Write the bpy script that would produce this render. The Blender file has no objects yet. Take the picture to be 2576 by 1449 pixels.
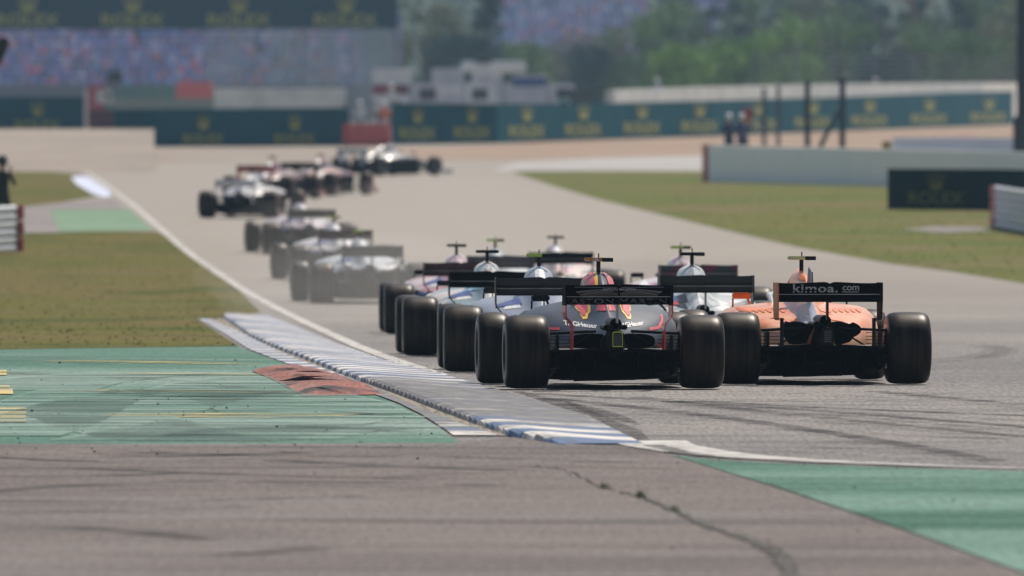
import bpy, bmesh, math, random
import numpy as np
from mathutils import Vector, Matrix
from mathutils.bvhtree import BVHTree
R = math.radians
rnd = random.Random(7)
S = bpy.context.scene
COL = S.collection

# ------------------------------------------------------------------ camera
F = 41400.0          # focal length in pixels of a 2576 px wide picture
HOR = 300.0          # picture row of the eye level
CX = 1288.0
H = 2.46             # eye height above the tarmac at the nearest car
D0 = 150.0           # distance of the nearest car
cam_d = bpy.data.cameras.new("camera"); cam = bpy.data.objects.new("camera", cam_d); COL.objects.link(cam)
cam_d.sensor_width = 36; cam_d.lens = F/2576*36
cam_d.shift_y = -(724.5-HOR)/2576
cam_d.clip_start = 1; cam_d.clip_end = 9000
cam.location = (0, 0, H); cam.rotation_euler = (R(90), 0, 0)
cam_d.dof.use_dof = True; cam_d.dof.focus_distance = 150.5; cam_d.dof.aperture_fstop = 5.6
cam_d.dof.aperture_blades = 0
S.camera = cam

# ------------------------------------------------------------------ light
SUN_EL, SUN_AZ = 54, 24      # degrees; azimuth from +Y (ahead) towards +X (right)
w = bpy.data.worlds.new("World"); S.world = w; w.use_nodes = True
nt = w.node_tree; bg = nt.nodes["Background"]
sky = nt.nodes.new("ShaderNodeTexSky"); sky.sky_type = 'NISHITA'; sky.sun_disc = False
sky.sun_elevation = R(SUN_EL); sky.sun_rotation = R(SUN_AZ); sky.dust_density = 2.0
nt.links.new(sky.outputs[0], bg.inputs[0]); bg.inputs[1].default_value = 0.085
sl = bpy.data.lights.new("sun", 'SUN'); sl.energy = 5.0; sl.angle = R(0.5); sl.color = (1, .92, .82)
so = bpy.data.objects.new("sun", sl); COL.objects.link(so)
sd = Vector((math.sin(R(SUN_AZ))*math.cos(R(SUN_EL)), math.cos(R(SUN_AZ))*math.cos(R(SUN_EL)), math.sin(R(SUN_EL))))
so.rotation_euler = sd.to_track_quat('Z', 'Y').to_euler()
S.view_settings.view_transform = 'Standard'; S.view_settings.look = 'None'
S.view_settings.exposure = 0.04; S.view_settings.gamma = 1
S.cycles.use_denoising = True
S.cycles.max_bounces = 6; S.cycles.diffuse_bounces = 2; S.cycles.glossy_bounces = 2
S.cycles.transparent_max_bounces = 12; S.cycles.volume_bounces = 1
S.cycles.caustics_reflective = False; S.cycles.caustics_refractive = False

# ------------------------------------------------------------------ terrain profile (depth only)
RT = [0.2, 0.5, 1.0, 1.10, 1.23, 1.44, 1.84, 2.25, 2.65, 3.1, 3.9, 5.0, 6.0, 7.0, 9.0, 14, 40]
DT = [2.46, 2.46, 2.46, 2.54, 2.66, 2.84, 3.03, 2.87, 2.5, 2.21, 1.92, .97, .46, .26, .2, .2, .2]
def pchip(xs, ys, x):
    xs = np.array(xs, float); ys = np.array(ys, float); h = np.diff(xs); s = np.diff(ys)/h
    m = np.zeros(len(xs)); m[0] = s[0]; m[-1] = s[-1]
    for i in range(1, len(xs)-1):
        if s[i-1]*s[i] > 0:
            w1 = 2*h[i]+h[i-1]; w2 = h[i]+2*h[i-1]
            m[i] = (w1+w2)/(w1/s[i-1]+w2/s[i])
    x = np.clip(np.asarray(x, float), xs[0], xs[-1]); k = np.clip(np.searchsorted(xs, x)-1, 0, len(xs)-2)
    t = (x-xs[k])/h[k]
    return ((1+2*t)*(1-t)**2*ys[k] + t*(1-t)**2*h[k]*m[k] + t*t*(3-2*t)*ys[k+1] + t*t*(t-1)*h[k]*m[k+1])
ND = np.concatenate([np.arange(20, 150, 10), np.arange(150, 1100, 7.5), np.arange(1100, 6000, 200)])
NZ = H - pchip(RT, DT, ND/D0)
def zg(d): return float(np.interp(d, ND, NZ))
_dd = np.linspace(25, 1800, 6000); _rows = HOR + (H-np.interp(_dd, ND, NZ))*F/_dd
_rows = np.minimum.accumulate(_rows)
def dep(py): return float(np.interp(py, _rows[::-1], _dd[::-1]))
def G(px, py):
    d = dep(py); return ((px-CX)*d/F, d)
def PX(px, r): return (px-CX)*r*D0/F
def PZ(py, r): return H-(py-HOR)*r*D0/F

# ------------------------------------------------------------------ materials
def lin(c):
    c = [v/255 for v in c]; return tuple(v/12.92 if v <= .04045 else ((v+.055)/1.055)**2.4 for v in c)
MATS = {}
def M(name, c1, c2=None, scale=5.0, rough=.6, spec=.5, stretch=(1,1,1), metal=0, lo=.4, hi=.6, bump=0, coat=0, tint=None, detail=5,
      alpha=None, emit=None):
    if name in MATS: return MATS[name]
    m = bpy.data.materials.new(name); m.use_nodes = True; n = m.node_tree; b = n.nodes["Principled BSDF"]
    b.inputs["Roughness"].default_value = rough; b.inputs["Metallic"].default_value = metal
    b.inputs["Specular IOR Level"].default_value = spec; b.inputs["Coat Weight"].default_value = coat
    b.inputs["Coat Roughness"].default_value = .08
    if tint: b.inputs["Specular Tint"].default_value = (*tint, 1)
    if c2 is None: c2 = tuple(v*.8 for v in c1)
    tc = n.nodes.new("ShaderNodeTexCoord"); mp = n.nodes.new("ShaderNodeMapping"); mp.inputs["Scale"].default_value = stretch
    n.links.new(tc.outputs["Object"], mp.inputs[0])
    no = n.nodes.new("ShaderNodeTexNoise"); no.inputs["Scale"].default_value = scale; no.inputs["Detail"].default_value = detail
    n.links.new(mp.outputs[0], no.inputs["Vector"])
    mr = n.nodes.new("ShaderNodeMapRange"); mr.inputs[1].default_value = lo; mr.inputs[2].default_value = hi
    n.links.new(no.outputs[0], mr.inputs[0])
    mx = n.nodes.new("ShaderNodeMix"); mx.data_type = 'RGBA'
    mx.inputs[6].default_value = (*c1, 1); mx.inputs[7].default_value = (*c2, 1)
    n.links.new(mr.outputs[0], mx.inputs[0]); n.links.new(mx.outputs[2], b.inputs["Base Color"])
    if bump:
        bp = n.nodes.new("ShaderNodeBump"); bp.inputs["Strength"].default_value = bump; bp.inputs["Distance"].default_value = .02
        n.links.new(no.outputs[0], bp.inputs["Height"]); n.links.new(bp.outputs[0], b.inputs["Normal"])
    if alpha is not None:
        if isinstance(alpha, tuple):      # worn away by noise: (scale, lo, hi, max)
            n2 = n.nodes.new("ShaderNodeTexNoise"); n2.inputs["Scale"].default_value = alpha[0]; n2.inputs["Detail"].default_value = 6
            n.links.new(mp.outputs[0], n2.inputs["Vector"])
            m2 = n.nodes.new("ShaderNodeMapRange"); m2.inputs[1].default_value = alpha[1]; m2.inputs[2].default_value = alpha[2]
            m2.inputs[4].default_value = alpha[3]
            n.links.new(n2.outputs[0], m2.inputs[0]); n.links.new(m2.outputs[0], b.inputs["Alpha"])
        else: b.inputs["Alpha"].default_value = alpha
    MATS[name] = m; return m

def ground_mat(name, layers, rough=.85, spec=.12, bump=.25, grain=(.25, 30), k=.60):
    """layers: list of (colour, noise scale, stretch, lo, hi); the first is the base colour"""
    m = bpy.data.materials.new(name); m.use_nodes = True; n = m.node_tree; b = n.nodes["Principled BSDF"]
    b.inputs["Roughness"].default_value = rough; b.inputs["Specular IOR Level"].default_value = spec
    tc = n.nodes.new("ShaderNodeTexCoord")
    cur = None
    layers = [tuple(v*k for v in layers[0])]+[(tuple(v*k for v in L[0]),)+tuple(L[1:]) for L in layers[1:]]
    for i, L in enumerate(layers):
        if i == 0:
            rgb = n.nodes.new("ShaderNodeRGB"); rgb.outputs[0].default_value = (*L, 1); cur = rgb.outputs[0]; continue
        c, sc, st, lo, hi = L[:5]; rot = L[5] if len(L) > 5 else 0
        mp = n.nodes.new("ShaderNodeMapping"); mp.inputs["Scale"].default_value = st
        mp.inputs["Location"].default_value = (i*13.7, i*7.1, 0); mp.inputs["Rotation"].default_value = (0, 0, rot)
        n.links.new(tc.outputs["Object"], mp.inputs[0])
        no = n.nodes.new("ShaderNodeTexNoise"); no.inputs["Scale"].default_value = sc; no.inputs["Detail"].default_value = 5
        no.inputs["Distortion"].default_value = .4
        n.links.new(mp.outputs[0], no.inputs["Vector"])
        mr = n.nodes.new("ShaderNodeMapRange"); mr.inputs[1].default_value = lo; mr.inputs[2].default_value = hi
        n.links.new(no.outputs[0], mr.inputs[0])
        mx = n.nodes.new("ShaderNodeMix"); mx.data_type = 'RGBA'
        n.links.new(mr.outputs[0], mx.inputs[0]); n.links.new(cur, mx.inputs[6]); mx.inputs[7].default_value = (*c, 1)
        cur = mx.outputs[2]
    g = n.nodes.new("ShaderNodeTexNoise"); g.inputs["Scale"].default_value = grain[1]; g.inputs["Detail"].default_value = 3
    mpg = n.nodes.new("ShaderNodeMapping"); mpg.inputs["Scale"].default_value = (1, .06, 1)
    n.links.new(tc.outputs["Object"], mpg.inputs[0]); n.links.new(mpg.outputs[0], g.inputs["Vector"])
    gr = n.nodes.new("ShaderNodeMapRange"); gr.inputs[1].default_value = .3; gr.inputs[2].default_value = .7
    gr.inputs[3].default_value = 1-grain[0]; gr.inputs[4].default_value = 1+grain[0]
    n.links.new(g.outputs[0], gr.inputs[0])
    vm = n.nodes.new("ShaderNodeVectorMath"); vm.operation = 'SCALE'
    n.links.new(cur, vm.inputs[0]); n.links.new(gr.outputs[0], vm.inputs["Scale"])
    n.links.new(vm.outputs[0], b.inputs["Base Color"])
    MATS[name] = m; return m

# ------------------------------------------------------------------ object helpers
def tag(o, label=None, cat=None, group=None, kind=None):
    if label: o['label'] = label
    if cat: o['category'] = cat
    if group: o['group'] = group
    if kind: o['kind'] = kind
    return o
def empty(name, loc=(0,0,0), rz=0):
    o = bpy.data.objects.new(name, None); COL.objects.link(o); o.location = loc; o.rotation_euler = (0,0,rz); o.empty_display_size = .3
    return o
def mobj(name, verts, faces, mats, parent=None, smooth=False, midx=None):
    me = bpy.data.meshes.new(name); me.from_pydata([tuple(v) for v in verts], [], faces)
    for m in (mats if isinstance(mats, (list, tuple)) else [mats]): me.materials.append(m)
    if midx is not None: me.polygons.foreach_set("material_index", midx)
    if smooth: me.polygons.foreach_set("use_smooth", [True]*len(me.polygons))
    me.update()
    o = bpy.data.objects.new(name, me); COL.objects.link(o)
    if parent: o.parent = parent
    return o
class MB:
    def __init__(s): s.v = []; s.f = []; s.m = []
    def add(s, v, f, m=0):
        o = len(s.v); s.v += [tuple(p) for p in v]; s.f += [[i+o for i in q] for q in f]; s.m += [m]*len(f); return s
    def box(s, x0, x1, y0, y1, z0, z1, m=0, bev=0.0, mat=None):
        bm = bmesh.new(); bmesh.ops.create_cube(bm, size=1)
        for v in bm.verts: v.co = Vector(((x0+x1)/2+v.co.x*(x1-x0), (y0+y1)/2+v.co.y*(y1-y0), (z0+z1)/2+v.co.z*(z1-z0)))
        if bev: bmesh.ops.bevel(bm, geom=bm.edges[:], offset=bev, segments=2, affect='EDGES')
        bm.verts.ensure_lookup_table(); bm.verts.index_update()
        vs = [v.co.copy() for v in bm.verts]
        if mat is not None: vs = [mat @ v for v in vs]
        s.add(vs, [[v.index for v in f.verts] for f in bm.faces], m); bm.free(); return s
    def tube(s, pts, rad, n=8, m=0, cap=True):
        pts = [Vector(p) for p in pts]; rad = rad if isinstance(rad, (list, tuple)) else [rad]*len(pts)
        V = []; Fc = []
        for i, p in enumerate(pts):
            t = (pts[min(i+1, len(pts)-1)]-pts[max(i-1, 0)]).normalized()
            a = t.orthogonal().normalized() if abs(t.z) > .9 else Vector((0,0,1)).cross(t).normalized(); b = t.cross(a)
            for k in range(n):
                an = 2*math.pi*k/n; V.append(p + (a*math.cos(an)+b*math.sin(an))*rad[i])
        for i in range(len(pts)-1):
            for k in range(n): Fc.append([i*n+k, i*n+(k+1)%n, (i+1)*n+(k+1)%n, (i+1)*n+k])
        if cap: Fc.append(list(range(n))[::-1]); Fc.append([(len(pts)-1)*n+k for k in range(n)])
        return s.add(V, Fc, m)
    def lathe_x(s, prof, n=40, m=0, cx=0, cy=0, cz=0, mfun=None):
        """prof: (x, radius) around an axis parallel to X"""
        V = []; k = len(prof)
        for j in range(n):
            a = 2*math.pi*j/n
            for (x, r) in prof: V.append((cx+x, cy+r*math.cos(a), cz+r*math.sin(a)))
        o = len(s.v); s.v += V
        for j in range(n):
            for i in range(k-1):
                s.f.append([o+j*k+i, o+((j+1)%n)*k+i, o+((j+1)%n)*k+i+1, o+j*k+i+1]); s.m.append(mfun(i) if mfun else m)
        return s
    def prism(s, poly, y0, y1, m=0):
        """polygon in XZ, thickness along Y"""
        n = len(poly); V = [(x, y0, z) for x, z in poly]+[(x, y1, z) for x, z in poly]
        Fc = [list(range(n)), [n+i for i in range(n)][::-1]]+[[i, (i+1)%n, n+(i+1)%n, n+i][::-1] for i in range(n)]
        return s.add(V, Fc, m)
    def ball(s, c, r, m=0, n=12, sq=(1,1,1)):
        bm = bmesh.new(); bmesh.ops.create_uvsphere(bm, u_segments=n, v_segments=max(6, n//2), radius=r)
        bm.verts.index_update()
        s.add([(c[0]+v.co.x*sq[0], c[1]+v.co.y*sq[1], c[2]+v.co.z*sq[2]) for v in bm.verts], [[v.index for v in f.verts] for f in bm.faces], m)
        bm.free(); return s
    def build(s, name, mats, parent=None, smooth=False):
        o = mobj(name, s.v, s.f, mats, parent, smooth, s.m if isinstance(mats, (list, tuple)) else None)
        bm = bmesh.new(); bm.from_mesh(o.data); bmesh.ops.recalc_face_normals(bm, faces=bm.faces[:]); bm.to_mesh(o.data); bm.free()
        if smooth:
            try: o.data.set_sharp_from_angle(angle=R(40))
            except Exception: pass
        return o

_txt = {}
def text2d(s, width=None, height=None, bold=0.0, spacing=1.0):
    """returns (verts 2D centred, faces)"""
    key = (s, width, height, bold, spacing)
    if key in _txt: return _txt[key]
    cu = bpy.data.curves.new("t", 'FONT'); cu.body = s; cu.size = 1; cu.offset = bold; cu.space_character = spacing; cu.resolution_u = 4
    o = bpy.data.objects.new("t", cu); COL.objects.link(o)
    dg = bpy.context.evaluated_depsgraph_get(); me = bpy.data.meshes.new_from_object(o.evaluated_get(dg))
    v = np.array([(p.co.x, p.co.y) for p in me.vertices]); f = [list(p.vertices) for p in me.polygons]
    bpy.data.objects.remove(o); bpy.data.curves.remove(cu); bpy.data.meshes.remove(me)
    mn = v.min(0); mx = v.max(0); v = v-(mn+mx)/2; sz = mx-mn
    kx = (width/sz[0]) if width else (height/sz[1]); ky = (height/sz[1]) if height else kx
    v = v*np.array([kx, ky]); _txt[key] = (v, f); return v, f
def crown2d(wd, ht):
    """five pointed crown outline: list of polygons"""
    P = []
    base = [(-.28,-.5),(.28,-.5),(.34,-.28),(-.34,-.28)]; P.append(base)
    for ax, az in ((-.5,.32),(-.26,.44),(0,.5),(.26,.44),(.5,.32)):
        P.append([(ax*.55-.075,-.3),(ax*.55+.075,-.3),(ax+.02,az-.05),(ax-.02,az-.05)])
        P.append([(ax+.06*math.cos(a), az+.06*math.sin(a)) for a in [k*math.pi/4 for k in range(8)]])
    return [[(x*wd, z*ht) for x, z in p] for p in P]

# ------------------------------------------------------------------ ground sheets
def sheet(name, poly_px, mat, off, label=None, world=False):
    """polygon given in picture coordinates on the terrain (or world x,depth) -> sheet following the terrain"""
    pts = []
    n = len(poly_px)
    if not world:
        for i in range(n):
            a = poly_px[i]; b = poly_px[(i+1)%n]
            k = max(1, int(max(abs(a[1]-b[1])/12, abs(a[0]-b[0])/150)))
            for j in range(k):
                t = j/k; pts.append(G(a[0]+(b[0]-a[0])*t, a[1]+(b[1]-a[1])*t))
    else: pts = poly_px
    bm = bmesh.new(); vs = [bm.verts.new((x, y, 0)) for x, y in pts]
    es = [bm.edges.new((vs[i], vs[(i+1)%len(vs)])) for i in range(len(vs))]
    bmesh.ops.triangle_fill(bm, edges=es, use_beauty=True)
    ys = [p[1] for p in pts]
    for d in ND:
        if min(ys) < d < max(ys):
            bmesh.ops.bisect_plane(bm, geom=bm.verts[:]+bm.edges[:]+bm.faces[:], plane_co=(0, d, 0), plane_no=(0, 1, 0), dist=1e-5)
    bmesh.ops.triangulate(bm, faces=bm.faces[:])
    for v in bm.verts: v.co.z = zg(v.co.y)+off
    for f in bm.faces:
        f.normal_update()
        if f.normal.z < 0: f.normal_flip()
    me = bpy.data.meshes.new(name); bm.to_mesh(me); bm.free(); me.materials.append(mat)
    o = bpy.data.objects.new(name, me); COL.objects.link(o); o['kind'] = 'structure'
    return o
def ribbon(mb, pts_px, width, off, m=0, lift=0):
    """a strip of constant world width along picture points, widths measured across the strip"""
    P = []
    for i in range(len(pts_px)-1):
        a, b = pts_px[i], pts_px[i+1]; k = max(1, int(max(abs(b[0]-a[0])/40, abs(b[1]-a[1])/6)))
        for j in range(k): t = j/k; P.append(G(a[0]+(b[0]-a[0])*t, a[1]+(b[1]-a[1])*t))
    P.append(G(*pts_px[-1])); V = []; n = len(P)
    for i, p in enumerate(P):
        q0 = P[max(0, i-1)]; q1 = P[min(n-1, i+1)]; t = Vector((q1[0]-q0[0], q1[1]-q0[1])).normalized()
        wd = width(i/(n-1)) if callable(width) else width
        nx, ny = -t.y, t.x
        for sg in (-1, 1):
            x = p[0]+nx*sg*wd/2; y = p[1]+ny*sg*wd/2; V.append((x, y, zg(y)+off))
    Fc = [[2*i, 2*i+1, 2*i+3, 2*i+2] for i in range(n-1)]
    mb.add(V, Fc, m)

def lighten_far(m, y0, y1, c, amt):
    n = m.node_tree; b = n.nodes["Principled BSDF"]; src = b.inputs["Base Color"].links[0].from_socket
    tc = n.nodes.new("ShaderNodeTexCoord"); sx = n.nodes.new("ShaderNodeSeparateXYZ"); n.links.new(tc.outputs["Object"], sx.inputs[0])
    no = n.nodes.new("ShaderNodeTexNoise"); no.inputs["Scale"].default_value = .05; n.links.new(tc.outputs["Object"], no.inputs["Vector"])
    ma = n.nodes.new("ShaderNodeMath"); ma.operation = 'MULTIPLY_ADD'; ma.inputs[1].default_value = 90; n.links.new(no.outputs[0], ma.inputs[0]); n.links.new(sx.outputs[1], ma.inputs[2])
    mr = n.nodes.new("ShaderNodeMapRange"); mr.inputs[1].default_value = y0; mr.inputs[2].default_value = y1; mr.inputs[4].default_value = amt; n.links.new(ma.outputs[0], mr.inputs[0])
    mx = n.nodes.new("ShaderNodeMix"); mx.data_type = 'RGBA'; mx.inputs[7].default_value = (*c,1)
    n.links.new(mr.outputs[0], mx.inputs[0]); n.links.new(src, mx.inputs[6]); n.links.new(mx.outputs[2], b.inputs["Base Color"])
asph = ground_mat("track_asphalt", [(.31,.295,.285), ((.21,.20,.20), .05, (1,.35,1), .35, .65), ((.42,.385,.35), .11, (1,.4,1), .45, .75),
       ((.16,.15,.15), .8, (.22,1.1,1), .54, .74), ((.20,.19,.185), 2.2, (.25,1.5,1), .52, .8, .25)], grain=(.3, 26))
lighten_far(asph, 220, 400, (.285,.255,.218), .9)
fore = ground_mat("runoff_asphalt", [(.245,.208,.190), ((.185,.158,.148), .25, (1,.5,1), .4, .65), ((.10,.088,.086), .7, (.2,1.2,1), .54, .72),
       ((.28,.262,.25), .6, (.25,.6,1), .5, .8)], grain=(.22, 24))
green = ground_mat("green_paint", [(.115,.27,.20), ((.30,.42,.36), .30, (.5,.22,1), .40, .66), ((.05,.19,.125), .28, (.4,.25,1), .52, .72),
       ((.085,.105,.10), .9, (.22,.45,1), .56, .72), ((.36,.44,.40), .8, (.35,.5,1), .60, .8, .5), ((.12,.14,.135), 2.5, (.12,.6,1), .60, .78)], grain=(.2, 20))
greenf = ground_mat("faded_green_paint", [(.22,.36,.22), ((.28,.42,.28), .2, (1,.4,1), .4, .65)])
greenr = ground_mat("green_paint_near", [(.12,.27,.20), ((.22,.38,.31), .16, (.6,.9,1), .46, .66), ((.035,.15,.095), .22, (.35,.7,1), .48, .64), ((.26,.40,.33), .5, (.2,1,1), .58, .8), ((.03,.12,.08), .6, (.2,1,1), .56, .76)], grain=(.2, 20))
grass = ground_mat("dry_grass", [(.175,.165,.042), ((.20,.165,.058), .07, (2.5,1,1), .42, .60), ((.10,.125,.028), .11, (2.0,1,1), .50, .66),
       ((.21,.18,.09), .5, (.6,.5,1), .58, .78)], rough=1, spec=.05, grain=(.28, 14))
grassr = ground_mat("verge_grass", [(.20,.20,.060), ((.14,.19,.045), .05, (2.5,1,1), .42, .60), ((.24,.205,.09), .06, (2.5,1,1), .5, .64),
       ((.16,.175,.05), .4, (.8,.5,1), .56, .78)], rough=1, spec=.05, grain=(.25, 12))
gravel = ground_mat("gravel", [(.50,.43,.36), ((.44,.38,.33), .2, (1,.3,1), .4, .6)], rough=1, spec=.05)
sand = ground_mat("sand", [(.52,.40,.31), ((.45,.32,.235), .25, (.5,.3,1), .4, .65)], rough=1, spec=.05)
pale = ground_mat("pale_concrete", [(.60,.57,.54), ((.5,.47,.45), .3, (1,.4,1), .45, .65)])
greypatch = ground_mat("grey_concrete", [(.33,.29,.285), ((.38,.34,.32), .3, (1,.4,1), .4, .65)])

# the ground: one sheet to the horizon
V = []; Fc = []
XS = [-2500, -300, -60, -20, 0, 20, 60, 300, 2500]
dl = [-200.0]+list(ND)
for d in dl:
    for x in XS: V.append((x, d, zg(max(d, 20))))
nx = len(XS)
for i in range(len(dl)-1):
    for j in range(nx-1): Fc.append([i*nx+j, i*nx+j+1, (i+1)*nx+j+1, (i+1)*nx+j])
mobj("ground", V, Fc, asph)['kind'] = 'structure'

bot = 3200
sheet("runoff_road", [(-900,1120),(300,1118),(1150,1116),(1300,1100),(1440,1118),(1622,1124),(1690,1147),(1990,1240),(2300,1345),(2700,1490),(6000,bot),(-4000,bot)], fore, .004)
sheet("green_runoff", [(-900,883),(0,880),(300,876),(600,872),(625,882),(690,905),(800,939),(920,986),(1010,1021),(1080,1062),(1115,1085),(1150,1112),(1150,1116),(300,1118),(-900,1120)], green, .004)
sheet("green_corner", [(1688,1147),(1800,1160),(1950,1168),(2200,1177),(2576,1189),(3000,1200),(6000,1400),(6000,bot*.9),(2700,1488),(2300,1343),(1990,1238)], greenr, .008)
sheet("grass_verge", [(-900,586),(60,586),(120,586),(250,582),(395,583),(430,600),(490,645),(560,690),(610,740),(655,785),(565,800),(495,803),(600,871),(300,875),(0,879),(-900,882)], grass, .004)
sheet("grass_island", [(-900,431),(100,430),(205,438),(230,465),(290,488),(150,510),(60,520),(-900,524)], grass, .004)
sheet("concrete_apron", [(-900,524),(60,520),(150,510),(285,500),(310,520),(395,583),(250,582),(60,586),(-900,586)], greypatch, .004)
sheet("green_apron", [(128,528),(325,526),(388,580),(150,584)], greenf, .008)
sheet("grass_infield", [(1285,431),(1500,429),(1770,432),(2576,450),(3600,470),(3600,860),(2576,713),(2400,684),(2250,665),(2000,620),(1850,585),(1750,561),(1620,530),(1500,500),(1400,470),(1330,447)], grassr, .004)
sheet("grit_patch", [(2270,577),(2360,570),(2470,572),(2500,580),(2380,586)], greypatch, .008)
sheet("service_road", [(1240,430),(1290,410),(1500,398),(1780,393),(2600,392),(3600,395),(3600,430),(1800,428),(1400,432)], pale, .004)
sheet("sand_bank", [(985,374),(1250,364),(1500,349),(1800,337),(2100,326),(2400,312),(2600,304),(3600,303),(3600,392),(2600,390),(1780,390),(1300,402),(1000,402)], sand, .004)
sheet("gravel_bed", [(-900,326),(390,326),(880,374),(1000,390),(900,404),(400,412),(-900,420)], gravel, .004)

# ---- kerb
def interp_edge(pts):
    pts = sorted(pts, key=lambda p: p[1]); return lambda y: float(np.interp(y, [p[1] for p in pts], [p[0] for p in pts]))
kR = interp_edge([(1622,1121),(1520,1070),(1400,1025),(1260,985),(1100,940),(960,905),(838,862),(740,820),(668,793)])
kL = interp_edge([(568,793),(572,803),(640,850),(700,877),(800,915),(880,948),(1000,990),(1130,1040),(1210,1070),(1295,1099),(1440,1121)])
gL = interp_edge([(510,793),(525,803),(600,835),(690,880),(760,910),(880,953),(960,985),(1060,1030),(1150,1065),(1255,1099)])
fL = interp_edge([(497,803),(560,838),(625,880),(690,905),(760,930),(830,950),(930,990),(1000,1015),(1060,1045),(1112,1078),(1142,1099)])
def kerb_mat(name, phase=0, dirt=.5, period=2.7):
    m = bpy.data.materials.new(name); m.use_nodes = True; n = m.node_tree; b = n.nodes["Principled BSDF"]
    b.inputs["Roughness"].default_value = .6; b.inputs["Specular IOR Level"].default_value = .3
    tc = n.nodes.new("ShaderNodeTexCoord"); sx = n.nodes.new("ShaderNodeSeparateXYZ"); n.links.new(tc.outputs["Object"], sx.inputs[0])
    no = n.nodes.new("ShaderNodeTexNoise"); no.inputs["Scale"].default_value = 3; n.links.new(tc.outputs["Object"], no.inputs["Vector"])
    ad = n.nodes.new("ShaderNodeMath"); ad.operation = 'MULTIPLY_ADD'; ad.inputs[1].default_value = .35
    n.links.new(no.outputs[0], ad.inputs[0]); n.links.new(sx.outputs[1], ad.inputs[2])
    dv = n.nodes.new("ShaderNodeMath"); dv.operation = 'DIVIDE'; dv.inputs[1].default_value = period; n.links.new(ad.outputs[0], dv.inputs[0])
    fr = n.nodes.new("ShaderNodeMath"); fr.operation = 'FRACT'; n.links.new(dv.outputs[0], fr.inputs[0])
    st = n.nodes.new("ShaderNodeMapRange"); st.inputs[1].default_value = .48; st.inputs[2].default_value = .52; n.links.new(fr.outputs[0], st.inputs[0])
    mx = n.nodes.new("ShaderNodeMix"); mx.data_type = 'RGBA'; mx.inputs[6].default_value = (*lin((44,80,122)), 1); mx.inputs[7].default_value = (.56,.53,.49,1)
    n.links.new(st.outputs[0], mx.inputs[0])
    # rubber laid on the kerb
    mp = n.nodes.new("ShaderNodeMapping"); mp.inputs["Scale"].default_value = (.8, .8, 1); n.links.new(tc.outputs["Object"], mp.inputs[0])
    n2 = n.nodes.new("ShaderNodeTexNoise"); n2.inputs["Scale"].default_value = 1.6; n2.inputs["Detail"].default_value = 9; n2.inputs["Roughness"].default_value = .75
    n.links.new(mp.outputs[0], n2.inputs["Vector"])
    cr = n.nodes.new("ShaderNodeValToRGB"); e = cr.color_ramp.elements      # how much rubber along the kerb's length
    dn = n.nodes.new("ShaderNodeMapRange"); dn.inputs[1].default_value = 115; dn.inputs[2].default_value = 215; n.links.new(sx.outputs[1], dn.inputs[0])
    e[0].position = 0; e[0].color = (.04,.04,.04,1); e[1].position = 1; e[1].color = (.10,.10,.10,1)
    for p_, v_ in ((.10,-.05),(.14,.02),(.20,.17),(.33,.20),(.40,.07),(.47,-.01)):
        q = e.new(p_); q.color = (v_+.1,v_+.1,v_+.1,1)
    n.links.new(dn.outputs[0], cr.inputs[0])
    sm = n.nodes.new("ShaderNodeMath"); sm.operation = 'ADD'; so_ = n.nodes.new('ShaderNodeMath'); so_.operation = 'SUBTRACT'; so_.inputs[1].default_value = .1; n.links.new(n2.outputs[0], so_.inputs[0]); n.links.new(so_.outputs[0], sm.inputs[0]); n.links.new(cr.outputs[0], sm.inputs[1])
    r2 = n.nodes.new("ShaderNodeMapRange"); r2.inputs[1].default_value = dirt; r2.inputs[2].default_value = dirt+.16; n.links.new(sm.outputs[0], r2.inputs[0])
    m2 = n.nodes.new("ShaderNodeMix"); m2.data_type = 'RGBA'
    n3 = n.nodes.new("ShaderNodeTexNoise"); n3.inputs["Scale"].default_value = 6; n3.inputs["Detail"].default_value = 6; n.links.new(tc.outputs["Object"], n3.inputs["Vector"])
    c3 = n.nodes.new("ShaderNodeValToRGB"); c3.color_ramp.elements[0].position = .40; c3.color_ramp.elements[0].color = (.045,.043,.047,1)
    c3.color_ramp.elements[1].position = .62; c3.color_ramp.elements[1].color = (.125,.12,.12,1)
    n.links.new(n3.outputs[0], c3.inputs[0]); n.links.new(c3.outputs[0], m2.inputs[7])
    n.links.new(r2.outputs[0], m2.inputs[0]); n.links.new(mx.outputs[2], m2.inputs[6]); n.links.new(m2.outputs[2], b.inputs["Base Color"])
    MATS[name] = m; return m
km = kerb_mat("kerb_paint", dirt=.485); km2 = kerb_mat("kerb_flat_paint", dirt=.47, period=3.6)
V = []; Fc = []; ds = []
d = dep(1119)
while d < dep(794): ds.append(d); d += .14
nseg = 6
for i, d in enumerate(ds):
    row = HOR+(H-zg(d))*F/d; xl = (kL(row)-CX)*d/F; xr = (kR(row)-CX)*d/F
    ph = (i % 6)/6.0; saw = .026*ph
    end = min(1, (d-ds[0])/1.2, (ds[-1]-d)/2)
    z0 = zg(d)
    hgt = .05*end
    V.append((xl-.05, d, z0+.006))
    V.append((xl-.035, d, z0+.01+(hgt*.35+saw*1.2)*end))
    V.append((xl+.02, d, z0+hgt+saw*.5*end))
    for k in range(1, nseg+1):
        t = k/nseg; V.append((xl+.02+(xr-xl-.02)*t, d, z0+.012+(hgt+saw*.45*end)*(1-t)**1.3))
c = 3+nseg
for i in range(len(ds)-1):
    for k in range(c-1): Fc.append([i*c+k, i*c+k+1, (i+1)*c+k+1, (i+1)*c+k])
kerb = mobj("kerb", V, Fc, km); kerb['kind'] = 'structure'
def strip(name, fa, fb, y0, y1, mat, off):
    Y = np.linspace(y0, y1, 60)
    return sheet(name, [(fa(y), y) for y in Y]+[(fb(y), y) for y in Y[::-1]], mat, off)
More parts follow.
